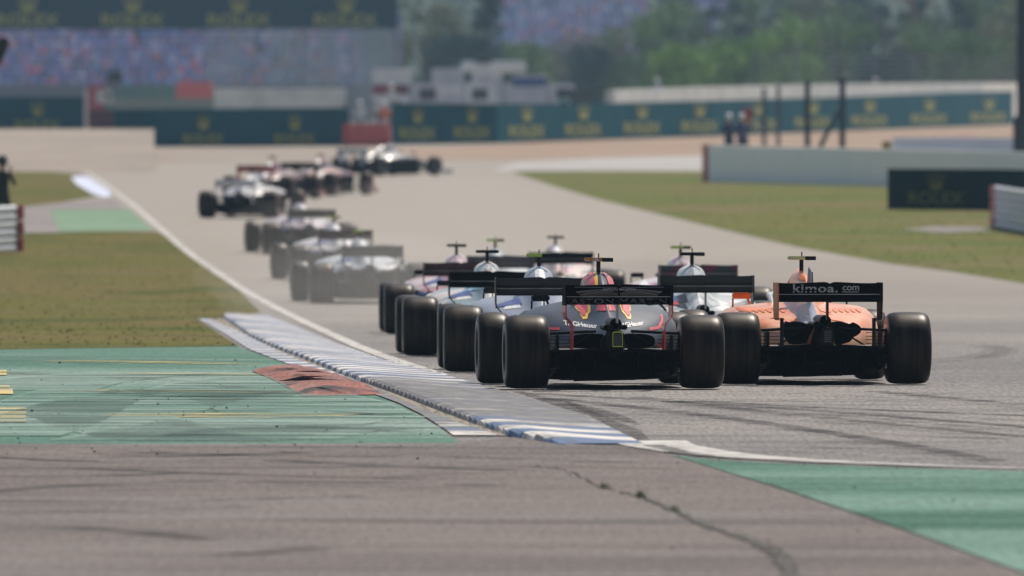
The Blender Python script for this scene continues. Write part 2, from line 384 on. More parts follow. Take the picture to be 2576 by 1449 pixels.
gut = ground_mat("drain_concrete", [(.40,.345,.27), ((.17,.15,.13), 9, (1.6,.04,1), .50, .66), ((.4,.36,.3), 4, (1.5,.1,1), .55, .7)])
strip("kerb_gutter", gL, lambda y: kL(y)+2, 803, 1098, gut, .008)
strip("kerb_edge", fL, gL, 803, 1098, km2, .012)
redp = ground_mat("red_kerb_paint", [(.42,.17,.14), ((.42,.24,.21), .8, (1,.4,1), .45, .65), ((.10,.085,.085), 1.3, (.8,.35,1), .5, .62)])
# the raised red sausage kerb: low hump
def hump(name, poly, mat, h):
    o = sheet(name, poly, mat, .012); bm = bmesh.new(); bm.from_mesh(o.data)
    bmesh.ops.subdivide_edges(bm, edges=bm.edges[:], cuts=2, use_grid_fill=False)
    bd = [v.co.copy() for v in bm.verts if v.is_boundary]
    for v in bm.verts:
        dd = min(((v.co.x-q.x)**2+((v.co.y-q.y)*.15)**2)**.5 for q in bd); v.co.z += min(h, dd*.5)
    for f in bm.faces: f.smooth = True
    bm.to_mesh(o.data); bm.free(); return o
hump("red_kerb", [(634,936),(690,930),(800,930),(860,948),(930,975),(962,995),(880,997),(762,999),(720,975),(670,950)], redp, .05)
# far blue and white kerb
sheet("kerb_far", [(178,447),(200,443),(225,448),(270,478),(284,492),(262,497),(232,488),(195,466)], M("far_kerb_paint", (.52,.54,.64), (.36,.42,.60), scale=.6, rough=.7), .012)

# ---- painted lines and marks
white = M("line_paint", (.52,.50,.47), (.30,.285,.27), scale=1.5, rough=.7, lo=.45, hi=.7, spec=.15, alpha=(3,.30,.48,1.0))
mb = MB()
ribbon(mb, [(215,430),(262,462),(300,490),(340,520),(400,572),(460,625),(500,655),(560,695),(620,735),(700,778),(760,808),(830,840),(900,872),(960,895),(1050,926),(1110,945)], lambda t: .17, .008)
ribbon(mb, [(1628,1112),(1660,1124),(1750,1139),(1850,1150),(1950,1157),(2100,1165),(2300,1173),(2576,1181),(3000,1190)], lambda t: .55*(1-t)**1.5+.04, .012)
o = mb.build("white_line", white); o['kind'] = 'structure'
yel = M("yellow_paint", (.50,.36,.06), (.34,.28,.10), scale=3, rough=.7, stretch=(.3,1,1), alpha=(2.4,.42,.6,.95))
mb = MB()
for a in ([(140,910),(240,911),(420,914),(590,918)], [(190,985),(300,984),(520,986),(760,990)], [(255,1047),(400,1047),(620,1046),(880,1047)], [(300,941),(640,945)],
          [(480,1050),(740,1052)]):
    ribbon(mb, a, 1.25 if a[0][1] in (985,1047) else .9, .012)
o = mb.build("yellow_line", yel); o['kind'] = 'structure'
mb = MB()
for y0, y1, x1 in ((1029,1034,66),(1038,1046,66),(1048,1055,64),(1058,1064,66),(972,978,24),(981,994,32),(934,946,16)):
    P = [G(-120,y0),G(x1,y0),G(x1+1,y1),G(-120,y1)]; mb.add([(x,y,zg(y)+.013) for x,y in P], [[0,1,2,3][::-1]])
o = mb.build("yellow_letters", M("yellow_paint_fresh", (.52,.38,.06), (.40,.31,.12), scale=4, rough=.7, stretch=(.2,1,1))); o['kind'] = 'structure'
rub = M("rubber_marks", (.028,.027,.03), (.04,.038,.04), scale=3, rough=.8, spec=.1, stretch=(.35,1,1), alpha=(3.0,.38,.66,.8))
rub2 = M("rubber_marks_faint", (.055,.052,.054), (.07,.067,.07), scale=3, rough=.8, spec=.1, stretch=(.3,1,1), alpha=(2.2,.42,.75,.4))
mb = MB()
def arc(x0, y0, x1, y1, sag, n=8):
    return [(x0+(x1-x0)*i/n, y0+(y1-y0)*i/n+sag*4*(i/n)*(1-i/n)) for i in range(n+1)]
for a in ((1330,990,2700,1085,-6),(1600,1000,2700,1110,4),(1380,1003,2500,1160,-14),(1750,1010,2700,1050,3),(2200,985,2700,1030,0)):
    ribbon(mb, arc(*a), .22, .006, 0)
    b = (a[0]+60,a[1]+9,a[2],a[3]+12,a[4]); ribbon(mb, arc(*b), .18, .006, 1)
for (pts, wd) in (([(2350,905),(2440,900),(2500,888),(2510,878),(2470,870),(2350,866)], .35), ([(2350,912),(2470,903),(2530,888),(2535,878),(2490,868)], .3)):
    ribbon(mb, pts, wd, .006, 1)
ribbon(mb, [(1300,985),(1400,1012),(1490,1042),(1560,1075),(1610,1105),(1660,1130)], lambda t: .10+.12*math.sin(t*7)**2, .007, 0)
ribbon(mb, [(1420,1010),(1530,1045),(1610,1070)], lambda t: .2*math.sin(math.pi*t)+.02, .0075, 0)
ribbon(mb, [(1640,1123),(1720,1143),(1850,1161),(2000,1169),(2200,1178),(2576,1187),(2900,1194)], .16, .014, 0)
for i in range(60):
    x0 = rnd.uniform(1500, 2400); y0 = rnd.uniform(985, 1140); L = rnd.uniform(150, 700)
    ribbon(mb, arc(x0, y0, x0+L, y0+L*rnd.uniform(.0,.07), rnd.uniform(-5,5)), rnd.uniform(.08,.25), .0065+i*2e-5, 1)
for i in range(26):
    x0 = rnd.uniform(-200, 1500); y0 = rnd.uniform(1122, 1240) if i < 40 else rnd.uniform(1180, 1420); L = rnd.uniform(200, 900)
    ribbon(mb, arc(x0, y0, x0+L, y0+L*rnd.uniform(-.03,.03), rnd.uniform(-6,6)), rnd.uniform(.12,.5), .0095+i*2e-5, 1)
for (x0,y0,x1,y1,s,wd) in ((350,1140,1000,1150,3,.35),(0,1200,500,1190,4,.3),(600,1215,1250,1225,-4,.25),(-50,1262,900,1250,6,.18),(700,1160,1300,1185,3,.3),(1100,1150,1600,1165,2,.2),(0,1330,500,1360,-12,.3),(300,1400,800,1380,10,.3),(-50,1240,560,1212,-5,.25),(-50,1290,620,1278,3,.2),(-50,1150,300,1165,2,.3),(200,1180,1150,1208,4,.25),(150,1155,760,1140,3,.25)):
    ribbon(mb, arc(x0,y0,x1,y1,s), wd, .011, 0)
for i in range(30):
    x0 = rnd.uniform(-200, 900); y0 = rnd.uniform(905, 1095); L = rnd.uniform(150, 500)
    y1 = y0+L*rnd.uniform(-.01,.05)
    if x0+L > fL(max(803,min(1098,y1)))-40: continue
    ribbon(mb, arc(x0, y0, x0+L, y1, rnd.uniform(-6,4)), rnd.uniform(.12,.4), .0165+i*2e-5, 1 if i % 3 else 0)
o = mb.build("skid_marks", [rub, rub2]); o['kind'] = 'structure'
# pale scrubbed swirls on the green paint
mb = MB()
for pts_, wd in (([(240,1047),(330,1020),(420,1000),(520,985),(640,990),(740,1015),(800,1045)],1.6),([(250,1050),(330,1075),(420,1100),(520,1112)],1.2),([(420,1112),(560,1085),(700,1060),(900,1050)],1.8),
        ([(40,985),(120,965),(240,950),(420,940)],1.4),([(520,1000),(640,965),(760,950)],1.5),([(600,1110),(720,1085),(880,1075),(1040,1080)],1.5),([(-40,1100),(80,1060),(180,1010),(260,985)],1.2)):
    ribbon(mb, pts_, wd, .0155)
o = mb.build("scrub_marks", M("scrubbed_paint", (.30,.40,.36), (.22,.32,.28), scale=1.5, rough=.9, spec=.1, stretch=(.4,1,1), alpha=(1.1,.35,.65,.65))); o['kind'] = 'structure'
# the crack with jagged edges
mb = MB(); pts = [(1330,1176),(1400,1180),(1450,1195),(1500,1222),(1560,1240),(1610,1254),(1660,1270),(1720,1300),(1790,1330),(1850,1350),(1900,1368),(1940,1385),(1962,1402),(1980,1425),(1992,1460),(2010,1520)]
P2 = []
for i in range(len(pts)-1):
    for j in range(6):
        t = j/6; P2.append((pts[i][0]+(pts[i+1][0]-pts[i][0])*t+rnd.uniform(-3,3), pts[i][1]+(pts[i+1][1]-pts[i][1])*t+rnd.uniform(-2.2,2.2)))
ribbon(mb, P2, lambda t: (.02+.075*min(1, max(0, (t-.2))*2))*rnd.uniform(.3,1.5), .012)
o = mb.build("road_crack", M("crack_filler", (.035,.032,.028), (.06,.055,.045), scale=9, rough=.95, alpha=(14,.28,.42,1.0))); o['kind'] = 'structure'
# weeds in the crack
mb = MB()
for i in range(90):
    cxp, cyp = rnd.choice([(1612,1254),(1520,1230),(1612,1254),(1700,1290)]); x, y = G(cxp+rnd.gauss(0,8), cyp+rnd.gauss(0,2.5)); a = rnd.uniform(0,6.28); hh = rnd.uniform(.015,.05)
    mb.add([(x-.004,y,zg(y)+.01),(x+.004,y,zg(y)+.01),(x+.02*math.cos(a),y+.02*math.sin(a),zg(y)+.01+hh)], [[0,1,2]])
o = mb.build("weeds", M("weed_leaf", (.20,.24,.07), (.14,.18,.05), rough=.9)); tag(o, "small green weeds growing out of the crack in the tarmac", "weeds", kind='stuff')
# rubber marbles on the green paint
mb = MB()
for i in range(170):
    px, py = rnd.uniform(-20, 1120), rnd.uniform(905, 1150)
    if i > 120: px, py = rnd.uniform(600, 2500), rnd.uniform(1150, 1420)
    x, y = G(px, py); s_ = rnd.uniform(.003,.007)*(1.8 if i % 17 == 0 else 1)
    mb.ball((x, y, zg(y)+.014+s_*.4), s_, n=6, sq=(rnd.uniform(.8,1.8), rnd.uniform(.8,2), rnd.uniform(.5,1.1)))
o = mb.build("rubber_crumbs", M("crumb_rubber", (.02,.02,.022), (.04,.04,.04), rough=.9)); tag(o, "black rubber crumbs scattered over the green paint", "rubber crumbs", kind='stuff')

# ---- grass blades (stuff)
def blades(name, poly, n, hmin, hmax, mats, label):
    pts = [G(*p) for p in poly]
    ys = [p[1] for p in poly]; xs = [p[0] for p in poly]
    def inside(px, py):
        c = False
        for i in range(len(poly)):
            (x1,y1),(x2,y2) = poly[i], poly[(i+1)%len(poly)]
            if (y1 > py) != (y2 > py) and px < (x2-x1)*(py-y1)/(y2-y1)+x1: c = not c
        return c
    mb = MB(); k = 0
    while k < n:
        px = rnd.uniform(max(-60,min(xs)), min(2640,max(xs))); py = rnd.uniform(min(ys), max(ys))
        if not inside(px, py): continue
        x, y = G(px, py); z = zg(y); hh = rnd.uniform(hmin, hmax); m = rnd.choices([0,1,2],[5,3,3])[0]
        wd = rnd.uniform(.012,.03)
        a = rnd.uniform(-.04,.04)
        mb.v += [(x-wd,y,z),(x+wd,y,z),(x+a,y+rnd.uniform(-.03,.03),z+hh)]; o_ = len(mb.v)-3
        mb.f.append([o_,o_+1,o_+2]); mb.m.append(m); k += 1
    o = mobj(name, mb.v, mb.f, mats, midx=mb.m); tag(o, label, "grass", kind='stuff')
gm = [M("blade_olive", (.15,.14,.04), (.12,.115,.03), rough=.9, spec=.1), M("blade_straw", (.22,.17,.075), (.18,.14,.06), rough=.9, spec=.1), M("blade_green", (.09,.12,.028), (.075,.10,.024), rough=.9, spec=.1)]
blades("grass", [(-60,586),(120,587),(395,585),(490,648),(560,693),(650,786),(560,800),(500,806),(596,869),(300,873),(-60,878)], 900, .01, .03, gm, "dry olive and brown grass on the left verge")
blades("grass", [(1300,433),(1770,434),(2640,452),(2640,716),(2400,682),(2000,618),(1750,559),(1500,498),(1400,468)], 1200, .015, .04, gm, "mown green grass between the track and the white wall")

# ------------------------------------------------------------------ racing cars
carbon = M("carbon_black", (.007,.007,.010), (.004,.004,.006), scale=8, rough=.5, spec=.25)
carbonm = M("carbon_matte", (.004,.004,.006), (.003,.003,.004), scale=6, rough=.7, spec=.1)
rubber = M("tyre_rubber", (.046,.038,.032), (.015,.0125,.011), scale=3, rough=.38, spec=.10, stretch=(7,.6,.6), tint=(1,.84,.70), lo=.3, hi=.7)
sidewall = M("tyre_sidewall", (.012,.012,.014), (.008,.008,.010), scale=5, rough=.4, spec=.6)
rimm = M("wheel_rim", (.05,.05,.055), (.03,.03,.03), rough=.35, metal=.8)
steel = M("brushed_metal", (.45,.45,.46), (.3,.3,.3), rough=.35, metal=.9)
stripes = {'yellow': M("stripe_yellow", (.55,.45,.05), rough=.6), 'red': M("stripe_red", (.5,.03,.03), rough=.6), 'white': M("stripe_white", (.55,.55,.55), rough=.6)}
def paint(name, c1, c2=None, scale=1.2, rough=.38, coat=.5, lo=.48, hi=.52): return M(name, c1, c2, scale=scale, rough=rough, coat=coat, lo=lo, hi=hi, detail=1)

# body stations: y, then half-profile (x,z) from the top centre down to the bottom centre
def ST(y, zt, a, b, c, dd, e, zb): return (y, [(0,zt), a, b, c, dd, e, (0,zb)])
BODY = [
 ST(-.42, .43,(.035,.425),(.05,.40),(.055,.37),(.055,.34),(.045,.31),.30),
 ST(-.05, .56,(.04,.55),(.06,.50),(.08,.42),(.09,.36),(.08,.30),.28),
 ST(.35, .63,(.05,.61),(.10,.55),(.19,.48),(.24,.38),(.20,.22),.18),
 ST(.75, .74,(.05,.71),(.13,.61),(.33,.53),(.42,.40),(.38,.14),.10),
 ST(1.15,.90,(.06,.86),(.17,.70),(.50,.59),(.60,.44),(.54,.10),.07),
 ST(1.55,1.02,(.09,.97),(.20,.77),(.60,.655),(.70,.48),(.62,.08),.05),
 ST(1.95,1.07,(.125,1.00),(.19,.82),(.62,.69),(.74,.50),(.66,.08),.05),
 ST(2.10,1.06,(.125,.99),(.17,.83),(.62,.70),(.75,.51),(.67,.08),.05),
 ST(2.16,.78,(.16,.76),(.24,.72),(.62,.70),(.75,.51),(.67,.08),.05),
 ST(2.75,.66,(.20,.64),(.26,.60),(.60,.66),(.72,.52),(.64,.09),.05),
 ST(2.82,.64,(.20,.62),(.25,.55),(.27,.46),(.27,.34),(.24,.12),.06),
 ST(3.4, .62,(.17,.60),(.22,.54),(.24,.46),(.23,.36),(.20,.20),.16),
 ST(4.1, .50,(.11,.49),(.15,.45),(.16,.40),(.15,.34),(.12,.27),.25),
 ST(4.75,.30,(.05,.29),(.07,.27),(.07,.24),(.07,.21),(.05,.18),.17)]
def body_mesh(stations):
    ys = [s[0] for s in stations]; k = 7
    Yn = sorted(set(list(np.linspace(ys[0], ys[-1], 70))+ys))
    cols = [[pchip(ys, [s[1][i][c] for s in stations], Yn) for c in (0,1)] for i in range(k)]
    V = []; tt = np.linspace(0, k-1, 22)
    for j, y in enumerate(Yn):
        X = pchip(range(k), [cols[i][0][j] for i in range(k)], tt); Z = pchip(range(k), [cols[i][1][j] for i in range(k)], tt)
        prof = [(x, z) for x, z in zip(X, Z)]; full = prof+[(-x, z) for x, z in prof[1:-1][::-1]]
        V += [(x, y, z) for x, z in full]
    n = len(full); Fc = []
    for j in range(len(Yn)-1):
        for i in range(n): Fc.append([j*n+i, j*n+(i+1)%n, (j+1)*n+(i+1)%n, (j+1)*n+i])
    Fc.append(list(range(n))); Fc.append([(len(Yn)-1)*n+i for i in range(n)][::-1])
    return V, Fc
BV, BF = body_mesh(BODY)
def narrow(st):
    out = []
    for y, p in st:
        k = .60 if y >= 1.1 and y <= 2.11 else (.8 if y == .75 else 1)
        p = list(p); p[1] = (p[1][0]*k, p[1][1]); out.append((y, [p[0], p[1], (p[2][0]*k, p[2][1]-(.05 if k < 1 else 0))]+p[3:]))
    return out
BVb, BFb = body_mesh(narrow(BODY))
BTREE = BVHTree.FromPolygons([Vector(v) for v in BV], BF)
def decal(polys, name, mat, parent, off=.004, cut=.04, ymax=4.0):
    """flat shapes in the car's XZ plane laid onto the bodywork seen from behind. polys: (verts2d, faces)"""
    bm = bmesh.new()
    for v2, fs in polys:
        vs = [bm.verts.new((x, 0, z)) for x, z in v2]
        for f in fs:
            try: bm.faces.new([vs[i] for i in f])
            except Exception: pass
    bmesh.ops.triangulate(bm, faces=bm.faces[:])
    for _ in range(3):
        long = [e for e in bm.edges if e.calc_length() > cut]
        if not long: break
        bmesh.ops.subdivide_edges(bm, edges=long, cuts=1); bmesh.ops.triangulate(bm, faces=bm.faces[:])
    bad = []
    for v in bm.verts:
        loc, nrm, idx, dist = BTREE.ray_cast(Vector((v.co.x, -3, v.co.z)), Vector((0,1,0)))
        if loc is None or loc.y > ymax: bad.append(v)
        else:
            if nrm.y > 0: nrm = -nrm
            v.co = loc+nrm*off
    bmesh.ops.delete(bm, geom=bad, context='VERTS')
    big = [f for f in bm.faces if max(v.co.y for v in f.verts)-min(v.co.y for v in f.verts) > .6]
    bmesh.ops.delete(bm, geom=big, context='FACES')
    me = bpy.data.meshes.new(name); bm.to_mesh(me); bm.free(); me.materials.append(mat)
    o = bpy.data.objects.new(name, me); COL.objects.link(o); o.parent = parent; return o
def poly(*p): return (list(p), [list(range(len(p)))])
def stripline(pts, wd):
    out = []
    for i in range(len(pts)-1):
        a, b = Vector(pts[i]), Vector(pts[i+1]); t = (b-a).normalized(); n_ = Vector((-t.y, t.x))*wd/2
        out.append(poly(tuple(a-n_), tuple(b-n_), tuple(b+n_), tuple(a+n_)))
    return out

def wheel_mesh(wd, parent, cx, cy, side, stripe):
    e = empty("wheel", (cx, cy, .335)); e.parent = parent
    w2 = wd/2
    prof = [(-w2+.03,.175),(-w2+.004,.19),(-w2,.225),(-w2,.232),(-w2,.252),(-w2+.002,.275),(-w2+.012,.303),(-w2+.035,.322),(-w2+.075,.332),(-w2+.12,.335)]
    prof = prof+[(0,.3365)]+[(-x, r) for x, r in prof[::-1]]
    k = len(prof)
    def mf(i):
        j = min(i, k-2-i)
        return 2 if j == 3 else (0 if j >= 6 else 1)
    mb = MB().lathe_x(prof, 48, mfun=mf); t = mb.build("tyre", [rubber, sidewall, stripe], e, True)
    mb = MB(); sx = side
    mb.lathe_x([(sx*(w2-.03),.178),(sx*(w2-.045),.168),(sx*(w2-.10),.155),(sx*(w2-.12),.09),(sx*(w2-.07),.05),(sx*(w2-.05),.001)], 32)
    mb.lathe_x([(-sx*(w2-.03),.178),(-sx*(w2-.05),.165),(-sx*(w2-.06),.001)], 24)
    for j in range(10):
        a = j*math.pi/5; ca, sa = math.cos(a), math.sin(a)
        x = sx*(w2-.05)
        mb.tube([(x,.045*ca,.045*sa),(x+sx*.01,.165*ca,.165*sa)], [.012,.009], 6)
    mb.build("rim", [rimm, steel], e, True)
    return e

def make_car(label, kind, L, detail=False):
    root = empty("racing_car"); tag(root, label, "racing car", "open-wheel racing cars on track")
    body_m, acc_m, wing_m, plate_m = L['body'], L['accent'], L['wing'], L['plate']
    bv, bf = (BVb, BFb) if kind == 'b' else (BV, BF)
    def bmi(f):
        y = sum(bv[i][1] for i in f)/len(f); z = sum(bv[i][2] for i in f)/len(f)
        return 1 if (y < .06 or (z < .14 and y < 3) or (not detail and z < .56 and y < 3.0)) else 0
    b = mobj("body", bv, bf, [body_m, carbonm], root, True, [bmi(f) for f in bf])
    # cockpit surround, driver's headrest void and halo
    mb = MB(); mb.ball((0,2.42,.64),.19,n=14,sq=(.95,1.25,.55)); mb.build("cockpit", carbonm, root, True)
    mb = MB(); pts = []
    for i in range(13):
        a = math.pi*i/12-math.pi/2; pts.append((.26*math.sin(a)*1.0, 2.15+.62*math.cos(a), .80+.03*math.cos(a)))
    pts = [(-.25,2.05,.72)]+pts+[(.25,2.05,.72)]
    mb.tube(pts,.026,8); mb.tube([(0,2.77,.83),(0,2.93,.64)],[.02,.015],6); mb.build("halo", L.get('halo', carbon), root, True)
    # floor
    mb = MB(); fl = [(-.70,2.9),(-.75,2.2),(-.76,1.2),(-.70,.62),(-.52,.45),(-.52,.0),(.52,.0),(.52,.45),(.70,.62),(.76,1.2),(.75,2.2),(.70,2.9)]
    V_ = [(x,y,.065+.030*(2.9-y)) for x,y in fl]+[(x,y,.083+.030*(2.9-y)) for x,y in fl]; n = len(fl)
    mb.add(V_, [list(range(n)), [n+i for i in range(n)][::-1]]+[[i,(i+1)%n,n+(i+1)%n,n+i] for i in range(n)])
    mb.add([(sx_*.24,y_,z_+dz_) for sx_ in (-1,1) for y_,z_ in ((.5,.07),(3.3,.035)) for dz_ in (0,.05)], [[0,1,3,2],[4,6,7,5],[0,2,6,4],[1,5,7,3],[0,4,5,1],[2,3,7,6]])
    mb.build("floor", carbonm, root)
    # diffuser: ramp box with strakes
    mb = MB()
    rz = .33
    mb.add([(-.54,.35,.09),(.54,.35,.09),(.54,-.32,rz),(-.54,-.32,rz),(-.54,-.32,rz+.015),(.54,-.32,rz+.015),(.54,.35,.105),(-.54,.35,.105)],
           [[0,1,2,3],[4,5,6,7],[2,5,4,3][::-1],[0,3,4,7],[1,6,5,2]])
    for x in (-.545,-.36,-.2,.2,.36,.545): mb.add([(x-.006,.35,.12),(x-.006,-.32,.165),(x-.006,-.32,rz),(x-.006,.35,.095),(x+.006,.35,.12),(x+.006,-.32,.165),(x+.006,-.32,rz),(x+.006,.35,.095)],
           [[0,1,2,3],[7,6,5,4],[0,4,5,1],[1,5,6,2],[2,6,7,3],[3,7,4,0]])
    mb.box(-.50,.50,-.02,.0,.17,.35); mb.box(-.62,-.50,-.03,-.01,.19,.34); mb.box(.50,.62,-.03,-.01,.19,.34)
    mb.prism([(-.40,.17),(.30,.17),(.26,.11),(.02,.075),(-.36,.065)], .02,.04)
    mb.build("diffuser", carbonm, root)
    # rear body exit (black openings) 
    mb = MB()
    if kind == 'b':
        P_ = []
        for i in range(24):
            a = 2*math.pi*i/24; rr = 1+.10*math.cos(3*a); P_.append((.0+.165*math.cos(a)*rr, .0+.105*math.sin(a)*rr))
        for sgn in (-1,1): mb.prism([(sgn*.20+x, .475+z+(.03 if abs(x)>.1 else 0)) for x, z in P_], .10,.22)
        mb.box(-.12,.12,.08,.2,.36,.56,bev=.02)
    else:
        for sgn in (-1,1): mb.prism([(sgn*.20+.19*math.copysign(abs(math.cos(a))**.8, math.cos(a)), .43+.07*math.copysign(abs(math.sin(a))**.7, math.sin(a))) for a in [2*math.pi*i/24 for i in range(24)]], .10,.24)
    mb.build("rear_duct", carbonm, root)
    # exhaust
    mb = MB()
    def pipe(x, z, r, y0, y1):
        n = 16; V_ = []
        for yy, rr in ((y0,r),(y1,r),(y1,r*.82),(y0+.1,r*.8)):
            for k_ in range(n): V_.append((x+rr*math.cos(2*math.pi*k_/n), yy, z+rr*math.sin(2*math.pi*k_/n)))
        Fc_ = []
        for q in range(3):
            for k_ in range(n): Fc_.append([q*n+k_, q*n+(k_+1)%n, (q+1)*n+(k_+1)%n, (q+1)*n+k_])
        Fc_.append([3*n+k_ for k_ in range(n)]); mb.add(V_, Fc_)
    pipe(0,.59,.055,.3,-.28); pipe(-.085,.56,.024,.2,-.26); pipe(.085,.56,.024,.2,-.26)
    mb.build("exhaust", carbon, root, True)
    # suspension
    for sgn in (-1,1):
        mb = MB()
        for (a, b_, wd) in (((.20,.42,.52),(.60,.03,.50),.022),((.16,-.02,.52),(.60,.0,.50),.022),((.20,.5,.26),(.60,.05,.22),.026),((.14,-.1,.27),(.60,-.02,.22),.03),((.12,-.12,.36),(.60,-.08,.335),.024),((.18,.1,.50),(.6,.05,.24),.016)):
            mb.tube([(sgn*a[0],a[1],a[2]),(sgn*b_[0],b_[1],b_[2])], wd*.62, 6)
        mb.tube([(sgn*.1,0,.335),(sgn*.6,0,.335)],.03,8)
        mb.build("rear_suspension", carbon, root, True)
        mb = MB()
        for (a, b_, wd) in (((.22,3.3,.50),(.70,3.58,.46),.02),((.16,3.9,.47),(.70,3.62,.46),.02),((.22,3.3,.30),(.70,3.58,.20),.02),((.14,3.9,.30),(.70,3.62,.20),.02),((.2,3.5,.52),(.7,3.6,.24),.015)):
            mb.tube([(sgn*a[0],a[1],a[2]),(sgn*b_[0],b_[1],b_[2])], wd*.7, 6)
        mb.build("front_suspension", carbon, root, True)
        # brake duct with stacked winglets
        mb = MB(); mb.box(sgn*.52-.012,sgn*.52+.012,-.16,.16,.17,.50,bev=.01)
        for k_ in range(5): mb.box(min(sgn*.40,sgn*.6),max(sgn*.40,sgn*.6),-.20,-.08,.345+k_*.033,.351+k_*.033)
        for k_ in range(4): mb.box(min(sgn*.52,sgn*.6),max(sgn*.52,sgn*.6),-.22,-.12,.17+k_*.03,.176+k_*.03)
        mb.build("brake_duct", carbon, root)
        # mirror
        mb = MB(); mb.box(sgn*.46-.085,sgn*.46+.085,2.78,2.86,.775,.835,bev=.012); mb.tube([(sgn*.40,2.82,.78),(sgn*.34,2.75,.62)],.011,6)
        mb.tube([(sgn*.54,2.82,.78),(sgn*.55,2.75,.62)],.009,6)
        mb.build("mirror", acc_m if kind == 'b' and sgn < 0 else carbon, root)
    # rear wing: main plane, flap with notched top, end plates
    wy = -.62
    def foil(z0, z1, y0, y1, xw, notch=0):
        mb_ = MB(); xs_ = np.linspace(-xw, xw, 41); V_ = []
        for x in xs_:
            zt = z1-(notch*max(0, 1-abs(x)/.035) if notch else 0) + .006*math.cos(x*9)*(1 if notch else 0)
            for t, th in ((0,0),(.35,-.012),(.7,-.008),(1,0),(1,.006),(.7,.010),(.35,.010),(0,.006)):
                V_.append((x, y0+(y1-y0)*(1-t)+th*2, z0+(zt-z0)*t**1.15))
        n_ = 8; Fc_ = []
        for i in range(40):
            for k_ in range(n_): Fc_.append([i*n_+k_, i*n_+(k_+1)%n_, (i+1)*n_+(k_+1)%n_, (i+1)*n_+k_])
        Fc_.append(list(range(n_))); Fc_.append([40*n_+k_ for k_ in range(n_)][::-1]); mb_.add(V_, Fc_); return mb_
    rw = foil(.843,.950,wy-.05,wy-.0,.475,.016).build("wing_flap", wing_m, root)
    mp_ = foil(.768,.838,wy-.004,wy+.06,.475).build("wing_main_plane", wing_m, root)
    mb = MB(); mb.box(-.472,.472,wy-.012,wy-.006,.8375,.8432); mb.build("gurney_strip", L.get('gurney', steel), mp_)
    for sgn in (-1,1):
        x = sgn*.485; mb = MB()
        if kind == 'b':
            prof = [(x,.95),(x,.80),(x*.995,.62),(x*.97,.60)]
        else:
            prof = [(x,.95),(x,.76),(x,.70),(x*.985,.655),(x*.88,.60),(x*.865,.56),(x*.865,.36)]
        V_ = []
        for (px_, pz_) in prof:
            t = (.95-pz_)/.6; yb = wy-.09 if t < .3 else wy-.09+.12*(t-.3); yf = wy+.32 if t < .45 else wy+.32-.15*(t-.45)
            V_ += [(px_-.006,yb,pz_),(px_+.006,yb,pz_),(px_+.006,yf,pz_),(px_-.006,yf,pz_)]
        Fc_ = [[0,1,2,3]]
        for i in range(len(prof)-1):
            for k_ in range(4): Fc_.append([i*4+k_, i*4+(k_+1)%4, (i+1)*4+(k_+1)%4, (i+1)*4+k_])
        Fc_.append([(len(prof)-1)*4+k_ for k_ in range(4)][::-1])
        mids = [0]+[ (0 if prof[i][1] > .84 and kind != 'b' else 1) for i in range(len(prof)-1) for k_ in range(4)]+[1]
        o_ = len(mb.f); mb.add(V_, Fc_); mb.m = mids if kind != 'b' else [1 if sgn < 0 else 0]*len(mids)
        mb.build("endplate", [wing_m, plate_m], root)
        if kind == 'b':
            mb = MB(); mb.tube([(sgn*.43,-.5,.36),(sgn*.43,-.5,.62)],.018,6); mb.build("endplate_strut", carbon, root)
    mb = MB(); mb.box(-.008,.008,wy+.12,wy+.24,.60,.80); mb.build("wing_pylon", steel if kind != 'b' else carbon, root)
    # rain light
    mb = MB(); mb.box(-.055,.055,-.50,-.44,.375,.53,bev=.015); lt = mb.build("rain_light", carbon, root)
    mb = MB(); y_ = -.503
    fr = [(-.046,.384),(.046,.384),(.046,.510),(.030,.523),(-.030,.523),(-.046,.510)]
    for i in range(6):
        a = Vector(fr[i]); c_ = Vector(fr[(i+1)%6]); ct = Vector((0,.45)); a2 = a+(ct-a).normalized()*.009; c2 = c_+(ct-c_).normalized()*.009
        mb.add([(a.x,y_,a.y),(c_.x,y_,c_.y),(c2.x,y_,c2.y),(a2.x,y_,a2.y)], [[0,1,2,3]])
    mb.build("light_frame", L.get('rain', carbon), lt)
    mb = MB()
    for i in range(4):
        for k_ in range(6): mb.box(-.032+i*.017,-.032+i*.017+.012,y_-.001,y_+.004,.395+k_*.0185,.395+k_*.0185+.013)
    mb.build("light_cells", M("light_cell", (.09,.09,.10), (.06,.06,.07), rough=.3), lt)
    # camera pod on the airbox
    mb = MB(); mb.box(-.13,.13,1.72,1.82,1.150,1.185,bev=.008); tcam = mb.build("camera_pod", L.get('tcam', stripes['yellow']), root)
    mb = MB(); mb.tube([(0,1.77,1.155),(0,1.78,1.03)],.02,8); mb.box(.03,.132,1.715,1.718,1.146,1.182); mb.tube([(0,1.74,1.18),(0,1.74,1.225)],.006,6); mb.build("pod_mount", carbon, tcam)
    if L.get('fin'):
        mb = MB(); mb.add([(.0,.80,.82),(.0,.85,1.04),(.0,1.18,1.085),(.0,1.32,.90),(.008,.80,.82),(.008,.85,1.04),(.008,1.18,1.085),(.008,1.32,.90)], [[0,1,2,3],[7,6,5,4],[0,4,5,1],[1,5,6,2],[2,6,7,3]])
        mb.build("engine_fin", L['fin'], root)
    # front wing
    mb = MB(); mb.box(-.9,.9,4.35,4.7,.085,.10,bev=.006)
    for sgn in (-1,1):
        for k_ in range(3): mb.box(min(sgn*.25,sgn*.88),max(sgn*.25,sgn*.88),4.25-.06*k_,4.4-.06*k_,.12+.035*k_,.13+.035*k_)
        mb.box(sgn*.9-.008,sgn*.9+.008,4.12,4.7,.05,.21)
        mb.box(sgn*.08-.01,sgn*.08+.01,4.4,4.6,.09,.28)
